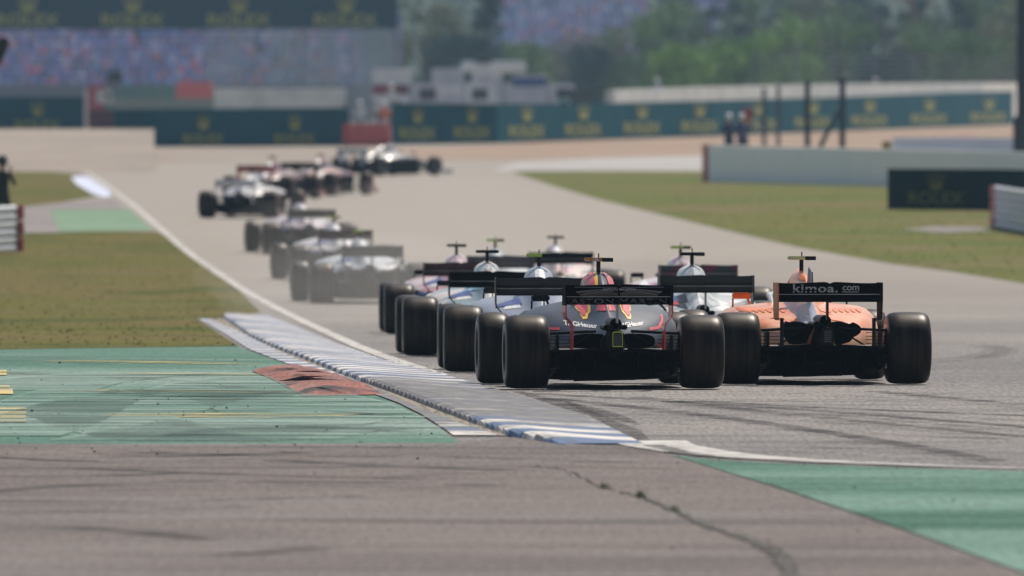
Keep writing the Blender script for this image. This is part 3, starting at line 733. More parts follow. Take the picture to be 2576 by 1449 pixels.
    mb.build("front_wing", acc_m, root)
    # bargeboards
    mb = MB()
    for sgn in (-1,1):
        mb.box(sgn*.48-.008,sgn*.48+.008,2.9,3.15,.08,.42); mb.box(sgn*.62-.008,sgn*.62+.008,2.75,3.0,.08,.40)
    mb.build("bargeboard", carbon, root)
    st = L['stripe']
    for sgn in (-1,1):
        wheel_mesh(.405, root, sgn*.7975, 0, sgn, st); wheel_mesh(.305, root, sgn*.8475, 3.6, sgn, st)
    return root
def place(root, px, r, yaw):
    d = r*D0; x = PX(px, r)
    # sit on the slope
    s = math.atan2(zg(d+3.6*math.cos(R(yaw)))-zg(d), 3.6)
    root.location = (x, d, zg(d)+.006); root.rotation_euler = (s, 0, R(yaw))
def copy_tree(o, parent=None, swap=None):
    c = o.copy(); COL.objects.link(c); c.parent = parent
    if swap and c.type == 'MESH' and any(m in swap for m in c.data.materials):
        c.data = c.data.copy()
        for i, m in enumerate(c.data.materials):
            if m in swap: c.data.materials[i] = swap[m]
    for ch in o.children: copy_tree(ch, c, swap)
    return c

red = M("race_red", (.62,.035,.03), rough=.4, coat=.3); yelp = M("race_yellow", (.80,.50,.03), rough=.4, coat=.3)
navy = M("navy_satin", (.030,.034,.044), (.026,.030,.040), rough=.36, spec=.35, coat=.05)
dwing = M("wing_black", (.003,.003,.005), (.002,.002,.003), rough=.7, spec=.03)
letter = M("wing_lettering", (.42,.42,.43), rough=.6)
letter2 = M("wing_lettering_dark", (.13,.13,.135), rough=.6)
wlet = M("white_lettering", (.75,.75,.75), rough=.5)
limef = M("lime_frame", (.60,.75,.05), rough=.5)

LA = dict(body=navy, accent=navy, wing=dwing, plate=red, stripe=stripes['white'], rain=limef, tcam=M("pod_white_orange", (.6,.6,.6), (.6,.25,.03), scale=9, rough=.4, lo=.5, hi=.52), halo=navy)
carA = make_car("dark navy racing car with red and yellow airbox, its left wheels beside the kerb", 'a', LA, True)
place(carA, 1543, 1.0, 4.1)
# markings of the navy car
def mirror(ps): return [([(-x, z) for x, z in v], f) for v, f in ps]
ab = [poly((-.135,.93),(-.13,1.0),(-.105,1.035),(-.05,1.062),(-.035,1.04),(-.055,.99),(-.06,.93))]
decal([poly((-.14,.925),(-.14,1.0),(-.115,1.045),(-.05,1.07),(-.012,1.06),(-.03,1.0),(-.04,.925))]+mirror([poly((-.14,.925),(-.14,1.0),(-.115,1.045),(-.05,1.07),(-.04,1.04),(-.06,1.0),(-.07,.925))]), "airbox_trim", yelp, carA, .004, .02)
decal(ab+mirror(ab), "airbox_panel", red, carA, .008, .02)
bull = [(-.30,.80),(-.255,.815),(-.235,.78),(-.215,.815),(-.165,.805),(-.15,.745),(-.16,.69),(-.185,.66),(-.20,.625),(-.235,.62),(-.25,.655),(-.225,.675),(-.262,.70),(-.27,.74),(-.305,.755)]
def shrink(p, k):
    c_ = (sum(x for x,_ in p)/len(p), sum(z for _,z in p)/len(p)); return [(c_[0]+(x-c_[0])*k, c_[1]+(z-c_[1])*k) for x, z in p]
def sh(p, dx=0, dz=0): return [(x+dx, z+dz) for x, z in p]
bl = [poly(*sh(bull, .03, -.0))]; bs = [poly(*sh(shrink(bull,.72), .03, -.0))]
decal(bl+mirror([poly(*sh(bull,.0,0))]), "side_emblem_edge", yelp, carA, .004, .02); decal(bs+mirror([poly(*sh(shrink(bull,.72),.0,0))]), "side_emblem", red, carA, .008, .02)
tri = [poly((-.09,.70),(-.01,.70),(-.012,.80),(-.06,.78))]; decal(tri+mirror(tri), "centre_emblem", red, carA, .006, .02)
tv, tf = text2d("TAGHeuer", width=.27, bold=.02)
def tilt(v, dx, dz, k, a=0): return [(x*k+dx, z+dz+x*a) for x, z in v]
decal([(tilt(tv, -.245, .575, 1, -.10), tf)], "side_lettering", wlet, carA, .005, .03); decal([(tilt(tv, .215, .575, 1, .10), tf)], "side_lettering", wlet, carA, .005, .03)
rl = stripline([(-.66,.535),(-.42,.535)], .022)+stripline([(.40,.53),(.50,.545),(.545,.60),(.555,.66)], .026)+stripline([(.46,.40),(.55,.33),(.60,.26)], .02)
decal(rl, "red_line", red, carA, .005, .03)
# wing lettering and emblem, on the rear faces
def flat_text(txt, wd, ht, x, z, y, mat, parent, name="lettering", lean=0, bold=0, spacing=1):
    v, f = text2d(txt, width=wd, height=ht, bold=bold, spacing=spacing); V_ = [(a+x, y+lean*(b), b+z) for a, b in v]
    o = mobj(name, V_, f, mat, parent); return o
# y of the flap face ~ wing rear surface
def wingface(z):   # flap
    t = (z-.845)/.1; return -.62+.10-.16*max(0,min(1,t))-.03
flap = [c for c in carA.children if c.name.startswith("wing_flap")][0]; mainp = [c for c in carA.children if c.name.startswith("wing_main")][0]
WT = BVHTree.FromPolygons([v.co.copy() for v in flap.data.vertices], [list(p.vertices) for p in flap.data.polygons])
WM = BVHTree.FromPolygons([v.co.copy() for v in mainp.data.vertices], [list(p.vertices) for p in mainp.data.polygons])
def wdecal(polys, name, mat, parent, tree, off=.003):
    global BTREE
    keep = BTREE; BTREE = tree
    o = decal(polys, name, mat, parent, off, .05, 4); BTREE = keep; return o
feath = []
for sgn in (-1,1):
    for i in range(12):
        a0 = R(8+i*6.6); a1 = a0+R(4.6); r0 = .045+.0*i; L_ = .40-.0225*i
        cx_, cz_ = 0, .925
        def pt(a, r): return (sgn*(r*math.cos(a)*1.0), cz_-r*math.sin(a)*.62+.0)
        zlim = .852
        p_ = [pt(a0,r0+.03),pt(a0,L_),pt(a1,L_*.965),pt(a1,r0+.03)]
        p_ = [(x, max(z, zlim)) for x, z in p_]
        feath.append(poly(*p_))
    feath.append(poly((sgn*.02,.928),(sgn*.40,.932),(sgn*.41,.925),(sgn*.02,.920)))
wdecal(feath, "wing_emblem", letter2, flap, WT)
v, f = text2d("ASTON MARTIN", width=.30, height=.019, bold=.01); wdecal([([(a, b+.908) for a, b in v], f)], "wing_lettering", M("wing_lettering_light", (.4,.4,.41), rough=.6), flap, WT, .006)
v, f = text2d("ASTON MARTIN", width=.88, height=.042, spacing=1.05); wdecal([([(a, b+.802) for a, b in v], f)], "wing_lettering", letter2, mainp, WM)

orange = M("papaya", (.86,.38,.16), (.90,.45,.22), rough=.35, spec=.5, coat=.4, scale=1.5); orange2 = M("deep_orange", (.75,.17,.02), rough=.4)
pale_o = M("pale_orange_gloss", (.76,.24,.06), (.82,.36,.16), rough=.3, spec=.5, coat=.4)
LB = dict(body=pale_o, accent=orange2, wing=dwing, plate=orange2, stripe=stripes['red'], rain=carbon, tcam=M("pod_lime", (.62,.75,.18), (.7,.75,.4), scale=6, rough=.4), fin=M("fin_blue", (.03,.05,.12), (.3,.3,.32), scale=5, rough=.4, lo=.55, hi=.6), halo=M("halo_pale", (.5,.55,.6), rough=.3))
BTREE = BVHTree.FromPolygons([Vector(v) for v in BVb], BFb)
carB = make_car("pale orange racing car with black rear wing, alone on the right of the pack", 'b', LB, True)
place(carB, 2068, 1.022, 5.2)
flapB = [c for c in carB.children if c.name.startswith("wing_flap")][0]
WTB = BVHTree.FromPolygons([v.co.copy() for v in flapB.data.vertices], [list(p.vertices) for p in flapB.data.polygons])
v, f = text2d("kimoa.", width=.42, height=.074, bold=.018, spacing=1.08); v2, f2 = text2d("com", width=.155, height=.042, bold=.015)
wdecal([([(a-.135, b+.898) for a, b in v], f), ([(a+.195, b+.898) for a, b in v2], f2), poly((.115,.862),(.27,.862),(.27,.869),(.115,.869))], "wing_lettering", letter, flapB, WTB, .004)
for i in range(7):      # louvre row
    for sgn in (-1,1):
        pass
lv = []
for i in range(6):
    x = .22+i*.06; lv.append(poly(*[(x+.024*math.cos(a), .675+.020*math.sin(a)) for a in [k*math.pi/5 for k in range(10)]]))
decal(lv+mirror(lv), "louvre", orange2, carB, .006, .03)
fl_ = [poly((-.38,.60),(-.30,.62),(-.22,.59),(-.28,.60)), poly((-.20,.58),(-.12,.60),(-.08,.56),(-.14,.57)), poly((.12,.66),(.22,.60),(.32,.57),(.20,.585)), poly((.08,.76),(.16,.68),(.24,.63),(.13,.67)), poly((-.06,.96),(-.02,1.03),(.0,.95))]
decal(fl_, "orange_flash", orange2, carB, .006, .03)
decal([poly((-.60,.70),(-.40,.685),(-.24,.70),(-.40,.67),(-.60,.665))], "orange_flash", orange2, carB, .006, .03)
gw = M("fin_grey", (.42,.45,.50), (.4,.42,.47), rough=.4)
decal([poly((-.13,.53),(-.03,.55),(.0,.60),(-.0,.76),(-.07,.73),(-.11,.66))], "fin_panel", gw, carB, .006, .03)

def paintset(nm, c1, c2, **k): return paint(nm, c1, c2, **k)
wh = (.72,.74,.76)
def livery(nm, c1, c2, wing, plate, st, tc, sc=1.2, acc=None):
    return dict(body=paint(nm+"_paint", tuple(v*k_*.72 for v, k_ in zip(c1,(1,.95,.88))), tuple(v*k_*.6 for v, k_ in zip(c2,(1,.95,.88))), scale=sc, coat=.25), accent=acc or paint(nm+"_accent", c2, c1, scale=2), wing=wing, plate=plate, stripe=stripes[st], tcam=tc)
limet = M("pod_lime2", (.55,.75,.12), rough=.4); blackt = carbon
bluew = M("wing_navy", (.010,.012,.022), (.008,.010,.016), rough=.45)
maro = M("wing_maroon", (.05,.012,.018), (.035,.01,.014), rough=.5)
olive = M("wing_olive", (.055,.05,.035), (.045,.04,.03), rough=.6)
redw = M("wing_red", (.32,.03,.03), (.2,.02,.02), rough=.5)
BTREE_A = BVHTree.FromPolygons([Vector(v) for v in BV], BF)
gR = M("graphic_red", (.60,.05,.05), rough=.4); gB = M("graphic_blue", (.05,.08,.25), rough=.4); gL_ = M("graphic_light_blue", (.35,.60,.72), rough=.4); gK = M("graphic_black", (.02,.02,.025), rough=.4)
gW = M("graphic_white", (.8,.8,.8), rough=.4); gP = M("graphic_pink", (.80,.40,.50), rough=.4); gG = M("graphic_grey", (.30,.34,.38), rough=.4)
GFX = [[gW,gB,gK,gB,gK],[gW,gR,gL_,gB,gK],[gP,gK,gW,gB,gK],[gP,gK,gG,gK,gK],[gG,gK,gK,gG,gK],[gG,gK,gK,gR,gK],[gP,gK,gW,gK,gK],[gW,gG,gK],[gW,gK,gP],[gK,gG,gP],[gK,gG],[gK,gW],[gW,gK],[gW,gK,gG]]

swapbase = make_car("tmp", 'a', livery("silverblue", (.60,.62,.70), (.42,.48,.62), bluew, bluew, 'yellow', limet))
cars = [
 # label, px, r, yaw, livery
 ("silver and blue racing car just behind the left shoulder of the dark navy car", 1366, 1.10, 1.2, None),
 ("white, red and light blue racing car with a wide black rear wing", 1236, 1.23, 1.6, livery("whitered", (.80,.76,.74), (.40,.55,.62), dwing, dwing, 'yellow', blackt, 2.0)),
 ("pinkish white racing car with maroon rear wing, left tyre fading into dust", 1156, 1.45, 1.5, livery("pinkwhite", (.80,.72,.74), (.78,.45,.50), maro, carbon, 'white', blackt, 2.0)),
 ("pale pink racing car with dark wheels behind the red airbox", 1408, 1.68, 2, livery("palepink", (.80,.58,.52), (.78,.66,.62), carbonm, carbon, 'red', blackt, 1.5)),
 ("white racing car with grey wing half hidden behind the black-winged car", 1256, 1.60, 2, livery("greywhite", (.78,.80,.82), (.62,.68,.72), M("wing_grey", (.10,.105,.11), rough=.5), carbon, 'white', limet, 1.0)),
 ("silver white racing car with black wing, between the navy car and the orange car", 1768, 1.14, 3, livery("silverwhite", (.78,.80,.82), (.50,.60,.62), M("wing_black_green", (.012,.018,.018), rough=.5), carbon, 'yellow', blackt, 3.0)),
 ("white and pink racing car with magenta and grey rear wing, beyond the silver one", 1746, 1.40, 5.0, livery("whitepink", (.82,.82,.84), (.80,.45,.58), M("wing_magenta", (.16,.012,.05), (.03,.04,.045), scale=1.5, rough=.5, lo=.47, hi=.5), carbon, 'white', limet, 2.5)),
 ("white racing car with an olive rear wing inside the dust cloud", 930, 1.80, 5.5, livery("dustwhite", (.80,.82,.84), (.66,.72,.78), olive, carbon, 'white', limet, 1.0)),
 ("pink racing car with maroon wing ahead of the dusty white car", 862, 2.02, 6.0, livery("pink", (.82,.50,.60), (.82,.80,.82), maro, carbon, 'red', limet, 1.2)),
 ("white racing car in the middle of the left column, ahead of the pink one", 778, 2.30, 6.5, livery("midwhite", (.84,.84,.84), (.76,.66,.70), olive, carbon, 'red', carbon, .8)),
 ("white racing car with black wheels, leftmost on the track beside the white edge line", 602, 2.72, -9, livery("leftwhite", (.94,.94,.96), (.80,.82,.84), M("wing_white", (.62,.64,.70), rough=.5), carbon, 'red', carbon, .8)),
 ("all red racing car with dark red wing entering the far bend", 652, 3.05, -11, livery("redcar", (.60,.13,.14), (.20,.03,.03), redw, redw, 'red', carbon, .8)),
 ("red and white racing car on the bend between the red car and the leader", 765, 3.14, -15, livery("redwhite", (.45,.14,.10), (.12,.10,.10), carbonm, redw, 'red', M("pod_orange", (.8,.15,.05), rough=.5), 2.0)),
 ("silver racing car leading the field, turning right in front of the red barrier", 905, 3.80, -31, livery("leader", (.50,.54,.60), (.14,.15,.17), M("wing_silver", (.4,.43,.48), rough=.5), carbon, 'white', carbon, 1.2)),
]
bl0 = [m for m in (MATS["silverblue_paint"], MATS["silverblue_accent"], bluew, stripes['yellow'], limet)]
for i, (lab, px, r, yaw, L) in enumerate(cars):
    if i == 0: c_ = swapbase
    else:
        sw = {bl0[0]: L['body'], bl0[1]: L['accent'], bluew: L['wing'], stripes['yellow']: L['stripe'], limet: L['tcam']}
        c_ = copy_tree(swapbase, None, sw)
    c_['label'] = lab
    gr = random.Random(i*7+3); keep = BTREE; BTREE = BTREE_A
    cols = GFX[i % len(GFX)]
    for q in range(5):
        x0 = gr.uniform(-.6,.35); z0_ = gr.uniform(.52,.70); w_ = gr.uniform(.10,.3); h_ = gr.uniform(.03,.09); sk = gr.uniform(-.08,.08)
        decal([poly((x0,z0_),(x0+w_,z0_+sk),(x0+w_*.9,z0_+sk+h_),(x0+w_*.15,z0_+h_*.6))], "graphic_panel", cols[q % len(cols)], c_, .004+.001*q, .04)
    if L is None or i in (1,2,5,6):
        decal([poly((-.05,.93),(.05,.93),(.04,1.03),(0,1.06),(-.04,1.03))], "airbox_panel", cols[0], c_, .005, .03)
    BTREE = keep; place(c_, px, r, yaw)

# ------------------------------------------------------------------ barriers, hoardings, fences
teal = M("hoarding_green", (.004,.080,.110), (.003,.066,.092), scale=.8, rough=.8, spec=.05)
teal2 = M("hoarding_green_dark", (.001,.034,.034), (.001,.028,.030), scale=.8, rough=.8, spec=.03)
gold = M("gold_print", (.33,.33,.05), (.30,.29,.06), scale=2, rough=.6)
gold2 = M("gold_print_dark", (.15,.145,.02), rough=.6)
wwall = M("white_wall_paint", (.97,.945,.935), (.94,.92,.91), scale=.6, rough=.6)
concw = M("pale_wall_paint", (.62,.66,.72), (.55,.60,.66), scale=.6, rough=.7)
beige = M("beige_concrete", (.55,.49,.45), (.48,.43,.40), scale=.5, rough=.9)
redb = M("red_plastic", (.52,.09,.09), (.40,.07,.07), scale=1, rough=.6)
postm = M("post_grey", (.07,.08,.12), (.05,.06,.09), rough=.6)
def run_geom(pts, h0, h1, th, base=None):
    """pts: (px, r). returns MB of a wall following them; front face towards the camera"""
    P = [Vector((PX(px, r), r*D0)) for px, r in pts]; n = len(P); V_ = []
    for i, p in enumerate(P):
        t = (P[min(i+1,n-1)]-P[max(i-1,0)]).normalized(); nn = Vector((-t.y, t.x))
        z = zg(p.y)-.1 if base is None else base(i); zt = (zg(p.y) if base is None else z)+(h0+(h1-h0)*i/(n-1))
        a = p; b_ = p+nn*th
        V_ += [(a.x,a.y,z),(a.x,a.y,zt),(b_.x,b_.y,zt),(b_.x,b_.y,z)]
    Fc_ = []
    for i in range(n-1):
        for k_ in range(4): Fc_.append([i*4+k_, i*4+(k_+1)%4, (i+1)*4+(k_+1)%4, (i+1)*4+k_])
    Fc_.append([0,1,2,3]); Fc_.append([4*(n-1)+k_ for k_ in range(4)][::-1])
    return MB().add(V_, Fc_)
def on_run(pts, px):
    xs = [p[0] for p in pts]; r = float(np.interp(px, xs, [p[1] for p in pts])); i = min(len(pts)-2, max(0, int(np.searchsorted(xs, px))-1))
    a = Vector((PX(*pts[i]), pts[i][1]*D0)); b_ = Vector((PX(*pts[i+1]), pts[i+1][1]*D0)); t = (b_-a).normalized()
    # intersection of picture column with segment
    k = (px-CX)/F; s = (k*a.y-a.x)/(t.x-k*t.y); p = a+t*s
    return p, t
def sign(parent, pts, px, zc, crown_sz, wd, ht, mat, txt="ROLEX", cdz=.6, name="emblem"):
    p, t = on_run(pts, px); nn = Vector((t.y, -t.x))*.03
    fs = abs(t.x-(px-CX)/F*t.y); wd = wd/fs; crown_sz = (crown_sz[0]/fs, crown_sz[1])
    p = p+nn
    def W(u, z): return (p.x+t.x*u, p.y+t.y*u, z)
    V_ = []; Fc_ = []
    for q in crown2d(*crown_sz):
        o_ = len(V_); V_ += [W(x, zc+cdz+z) for x, z in q]; Fc_.append([o_+i for i in range(len(q))])
    mobj(name, V_, Fc_, mat, parent)
    v, f = text2d(txt, width=wd, height=ht, bold=.02); mobj("lettering", [W(a, zc+b) for a, b in v], f, mat, parent)
# white wall on the right with a red end
ptsW = [(1782,3.58),(2000,3.50),(2230,3.42),(2420,3.36),(2680,3.30)]
e = empty("concrete_wall", (PX(1782,3.58), 3.58*D0, zg(3.58*D0))); tag(e, "long white concrete wall with a red end behind the right grass", "wall")
def adopt(o, e):
    o.parent = e; o.matrix_parent_inverse = Matrix.Translation(-Vector(e.location)); return o
adopt(run_geom(ptsW, 1.20, 1.12, .3).build("wall_panel", wwall), e)
adopt(run_geom([(1767,3.585),(1781,3.581)], 1.22, 1.22, .34).build("wall_end", redb), e)
adopt(run_geom([(1780,3.578),(2230,3.418),(2680,3.298)], 1.25, 1.17, .34, base=lambda i: zg([3.578,3.418,3.298][i]*D0)+[1.19,1.155,1.12][i]-1.22).build("wall_cap", M("cap_white", (.8,.8,.8), rough=.5)), e) if False else None
# right dark green hoarding
ptsG = [(2233,2.86),(2480,2.84),(2700,2.80)]
e = empty("advertising_board", (0,0,0)); tag(e, "dark green hoarding with gold crown in front of the white wall at right", "advertising board", "green hoardings round the circuit")
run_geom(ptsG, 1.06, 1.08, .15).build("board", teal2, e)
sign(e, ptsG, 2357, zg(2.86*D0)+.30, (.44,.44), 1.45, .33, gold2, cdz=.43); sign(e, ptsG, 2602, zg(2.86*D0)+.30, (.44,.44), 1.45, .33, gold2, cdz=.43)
# guard rails
galv = M("galvanised_rail", (.62,.64,.66), (.50,.52,.55), scale=3, rough=.5, metal=.1)
rust = M("orange_red_cap", (.42,.07,.04), (.3,.05,.03), scale=6, rough=.6)
pinkr = M("faded_red_cap", (.62,.20,.18), (.5,.14,.12), scale=6, rough=.6)
def guard(label, xa, ra, xb, rb, h, endm, endw):
    """rails from the end cap (xa) outwards to xb"""
    e = empty("guard_rail", (PX(xa,ra), ra*D0, zg(ra*D0))); tag(e, label, "guard rail")
    A = Vector((PX(xa,ra), ra*D0)); B = Vector((PX(xb,rb), rb*D0)); t = (B-A).normalized(); nn = Vector((-t.y,t.x))
    if nn.y < 0: nn = -nn
    rh = h/3
    for k in range(3):
        V_ = []; prof = [(0,0),(-.05,.05),(-.05,.11),(0,.155),(0,.175),(-.05,.22),(-.05,.28),(0,rh-.01)]
        for P_ in (A, B):
            for dx, dz in prof: V_.append((P_.x+nn.x*dx, P_.y+nn.y*dx, zg(P_.y)+k*rh+dz))
            for dx, dz in prof[::-1]: V_.append((P_.x+nn.x*(dx+.02), P_.y+nn.y*(dx+.02), zg(P_.y)+k*rh+dz))
        n = 16; Fc_ = [[i,(i+1)%n,n+(i+1)%n,n+i] for i in range(n)]+[list(range(n)),[n+i for i in range(n)][::-1]]
        adopt(MB().add(V_,Fc_).build("rail", galv), e)
    for k in range(3):
        P_ = A+t*(.4+1.3*k)+nn*.1
        adopt(MB().box(P_.x-.05,P_.x+.05,P_.y,P_.y+.12,zg(P_.y)-.2,zg(P_.y)+h).build("post", postm), e)
    mb = MB()
    for k in range(3):
        c_ = A-t*endw*.45
        V_ = []; n = 14
        for zz in (k*rh+.012, (k+1)*rh-.012):
            for j in range(n):
                a = 2*math.pi*j/n; bulge = 1.0; V_.append((c_.x+endw*.5*math.cos(a)*bulge, c_.y-.1+.22*math.sin(a), zg(c_.y)+zz))
        mid = []
        for j in range(n):
            a = 2*math.pi*j/n; mid.append((c_.x+endw*.56*math.cos(a), c_.y-.1+.25*math.sin(a), zg(c_.y)+(k+.5)*rh))
        V_ = V_[:n]+mid+V_[n:]
        Fc_ = [[q*n+j,q*n+(j+1)%n,(q+1)*n+(j+1)%n,(q+1)*n+j] for q in (0,1) for j in range(n)]+[list(range(n)),[2*n+j for j in range(n)]]
        mb.add(V_, Fc_)
    adopt(mb.build("end_cap", endm, None, True), e)
guard("silver three-rail guard rail with a red end cap at the left edge", 43, 2.33, -120, 2.28, 1.0, rust, .25)
guard("silver three-rail guard rail with a faded red end cap at the right edge", 2503, 2.58, 2700, 2.42, 1.02, pinkr, .22)
# second pale wall, with ochre drum and pink bundle
pts2 = [(2246,4.15),(2400,4.15),(2562,4.15)]
o = run_geom(pts2, 1.05, 1.05, .3).build("low_wall", concw); tag(o, "pale bluish wall behind the white wall at right", "wall")
o = MB(); x_, d_ = PX(2231,3.65), 3.65*D0
o.tube([(x_,d_,zg(d_)),(x_,d_,zg(d_)+.4),(x_,d_,zg(d_)+.41),(x_,d_,zg(d_)+.8),(x_,d_,zg(d_)+.81),(x_,d_,PZ(356,3.65))], [.16,.16,.145,.145,.16,.155], 16)
tag(o.build("drum", M("ochre_drum", (.34,.20,.02), (.26,.15,.02), rough=.6), smooth=False), "ochre yellow drum standing behind the white wall", "drum")
mb = MB()
for i in range(5): mb.ball((PX(2425,4.2)+(i-2)*.11, 4.2*D0, PZ(350,4.2)+.03*math.sin(i*2)), .11, n=10, sq=(1.2,.8,.75))
tag(mb.build("cloth_bundle", M("pink_cloth", (.75,.22,.28), (.6,.2,.35), rough=.9), smooth=True), "small pink cloth bundle above the pale bluish wall", "bundle")
mb = MB().box(PX(2404,4.2),PX(2446,4.2),4.2*D0-.2,4.2*D0+.3,zg(4.2*D0)-.05,PZ(350,4.2)-.07,bev=.03)
tag(mb.build("storage_box", concw), "pale box behind the bluish wall carrying the pink bundle", "box")
# catch fence posts
for i, (px, r, top, wd, lab) in enumerate([(1922,4.0,222,.14,"thin pale fence post nearest the two marshals"),(1958,4.05,216,.13,"thin pale fence post second from the two marshals"),(2031,3.66,205,.19,"thick dark fence post left of the leaning strut"),(2119,3.64,196,.20,"thick dark fence post with the leaning strut")]):
    d_ = r*D0; x_ = PX(px, r); e = empty("fence_post", (x_, d_, zg(d_))); tag(e, lab, "fence post", "steel posts behind the white wall")
    mb = MB(); h = PZ(top, r)-zg(d_); mb.box(-wd/2,wd/2,-wd/2,wd/2,0,h); mb.box(-wd*.8,wd*.8,-wd*.5,wd*.5,0,.5,bev=.02); mb.build("post", postm, e)
    MB().box(-wd*.3,wd*.3,-wd*.9,-wd*.5,.4,h*.97).build("flange", postm, e)
    if i == 3:
        mb = MB(); mb.tube([(-1.12,.1,0),(-.62,.1,1.35),(-.1,.05,2.3)],[.10,.08,.07],8); mb.build("strut", postm, e)
d_ = 3.75*D0; x_ = PX(2571,3.75); e = empty("gantry_post", (x_,d_,zg(d_))); tag(e, "tall thick dark navy post at the right edge of the picture", "post")
MB().box(-.17,.17,-.15,.15,0,8.5,bev=.02).build("post", M("dark_navy_steel", (.012,.018,.035), rough=.5), e)
mb = MB(); mb.box(-.30,.30,-.25,.2,.3,2.1,bev=.06); mb.box(-.24,.24,-.3,-.24,.5,1.9,bev=.03); mb.build("padding", M("dark_padding", (.03,.035,.05), (.06,.065,.08), scale=3, rough=.8), e)
# main hoarding on the right, behind the sand
ptsM = [(985,4.80),(1250,4.86),(1500,5.03),(1800,5.25),(2100,5.60),(2400,6.1),(2548,6.5)]
e = empty("advertising_board", (0,0,0)); tag(e, "long green hoarding with gold crowns curving behind the sand at right", "advertising board", "green hoardings round the circuit")
def hM(px): return float(np.interp(px, [985,1500,2100,2548], [1.82,1.68,1.75,2.0]))
P = [Vector((PX(px, r), r*D0)) for px, r in ptsM]; V_ = []
for (px, r), p in zip(ptsM, P):
    z = zg(p.y); V_ += [(p.x,p.y,z-.1),(p.x,p.y,z+hM(px)),(p.x,p.y+.25,z+hM(px)),(p.x,p.y+.25,z-.1)]
n = len(P); Fc_ = [[i*4+k,i*4+(k+1)%4,(i+1)*4+(k+1)%4,(i+1)*4+k] for i in range(n-1) for k in range(4)]+[[0,1,2,3],[4*n-4,4*n-1,4*n-2,4*n-3]]
MB().add(V_,Fc_).build("board", teal, e)
for px in (1050,1187,1325,1467,1615,1760,1908,2045,2188,2338,2488):
    p, t = on_run(ptsM, px); sign(e, ptsM, px, zg(p.y)+.50, (.50*p.y/750,.66), 1.62*p.y/750, .52, gold, cdz=.80)
# white ledge behind it
ptsL = [(1545,5.2),(1800,5.45),(2100,5.8),(2400,6.3),(2575,6.8)]
o = run_geom(ptsL, 2.22, 2.55, .4).build("ledge_wall", M("ledge_white", (.78,.76,.70), (.6,.6,.56), scale=.8, rough=.7)); tag(o, "white topped wall rising just above the long green hoarding", "wall")
# left hoardings
ptsC = [(285,4.72),(395,4.72),(640,4.74),(878,4.76)]
e = empty("advertising_board", (0,0,0)); tag(e, "green hoarding with two gold crowns left of the red block", "advertising board", "green hoardings round the circuit")
run_geom(ptsC, 1.62, 1.66, .2).build("board", teal, e)
for px in (511,741): sign(e, ptsC, px, zg(4.73*D0)+.34, (.52,.62), 1.75, .42, gold, cdz=.72)
o = run_geom([(222,4.71),(284,4.71)], 1.6, 1.6, .25).build("barrier_block", M("dark_maroon", (.09,.03,.045), (.07,.025,.04), rough=.7)); tag(o, "dark maroon block at the left end of the green hoarding", "barrier block")
o = run_geom([(880,4.74),(984,4.75)], .98, .98, .5).build("barrier_block", redb); tag(o, "red barrier block between the two green hoardings", "barrier block")
ptsF = [(-140,5.1),(40,5.1),(218,5.1)]
e = empty("advertising_board", (0,0,0)); tag(e, "green hoarding with one gold crown below the crowd at the left edge", "advertising board", "green hoardings round the circuit")
run_geom(ptsF, 1.95, 1.95, .2).build("board", teal, e); sign(e, ptsF, 95, zg(5.1*D0)+.62, (.6,.66), 2.1, .5, gold, cdz=.78)
V_ = []; Fc_ = []; NJ = 9      # raised gravel bank, its top edge a straight lip
for j in range(NJ):
    r_ = 3.95+.5*j/(NJ-1); d_ = r_*D0; zt = H-(325-HOR)*4.45*D0/F; z_ = zg(3.95*D0)+.01+(zt-zg(3.95*D0))*(j/(NJ-1))**1.0
    for px in (-900,-300,0,200,330,388): V_.append((PX(px,r_), d_, max(z_, zg(d_)+.01)))
for j in range(NJ-1):
    for i in range(5): Fc_.append([j*6+i,j*6+i+1,(j+1)*6+i+1,(j+1)*6+i])
n = len(V_); V_ += [(V_[j*6+5][0]+.02, V_[j*6+5][1], zg(V_[j*6+5][1])-.1) for j in range(NJ)]
for j in range(NJ-1): Fc_.append([j*6+5, n+j, n+j+1, (j+1)*6+5])
n2 = len(V_); V_ += [(V_[(NJ-1)*6+i][0], V_[(NJ-1)*6+i][1]+.3, zg(670)-.2) for i in range(6)]
for i in range(5): Fc_.append([(NJ-1)*6+i, (NJ-1)*6+i+1, n2+i+1, n2+i])
mobj("gravel_bank", V_, Fc_, gravel)['kind'] = 'structure'
o = MB().box(PX(212,5.0),PX(221,5.0),750,750.2,zg(750)-.1,zg(750)+2.3).build("marker_post", M("pale_post", (.6,.55,.5), rough=.8)); tag(o, "thin pale post at the right end of the left hoarding", "post")
# white wall band, red block, pale green strip
o = run_geom([(538,6.0),(700,6.0),(870,6.0)], 2.15, 2.15, .4).build("wall_band", M("bright_white", (.78,.77,.70), (.62,.63,.58), scale=.7, rough=.7)); tag(o, "white wall right of the pink red block", "wall")
o = run_geom([(443,5.9),(534,5.9)], 2.5, 2.5, .6).build("tyre_stack_cover", M("salmon_cover", (.72,.20,.19), (.6,.15,.15), rough=.8)); tag(o, "bright pink red covered block below the crowd", "covered block")
o = run_geom([(262,5.95),(441,5.95)], 2.3, 2.3, .3).build("padded_barrier", M("pale_teal", (.10,.22,.20), (.16,.26,.24), rough=.8)); tag(o, "faded green barrier left of the pink red block", "barrier")
o = run_geom([(285,5.4),(440,5.4),(540,5.4)], 1.75, 1.75, .3).build("padded_barrier", M("grey_green", (.22,.28,.25), (.28,.31,.28), rough=.8)); tag(o, "grey green barrier above the left end of the double crown hoarding", "barrier")
o = run_geom([(222,5.5),(262,5.5)], 2.35, 2.35, .5).build("barrier_block", M("crimson", (.42,.08,.12), (.3,.06,.09), rough=.8)); tag(o, "small crimson block below the crowd", "barrier block")
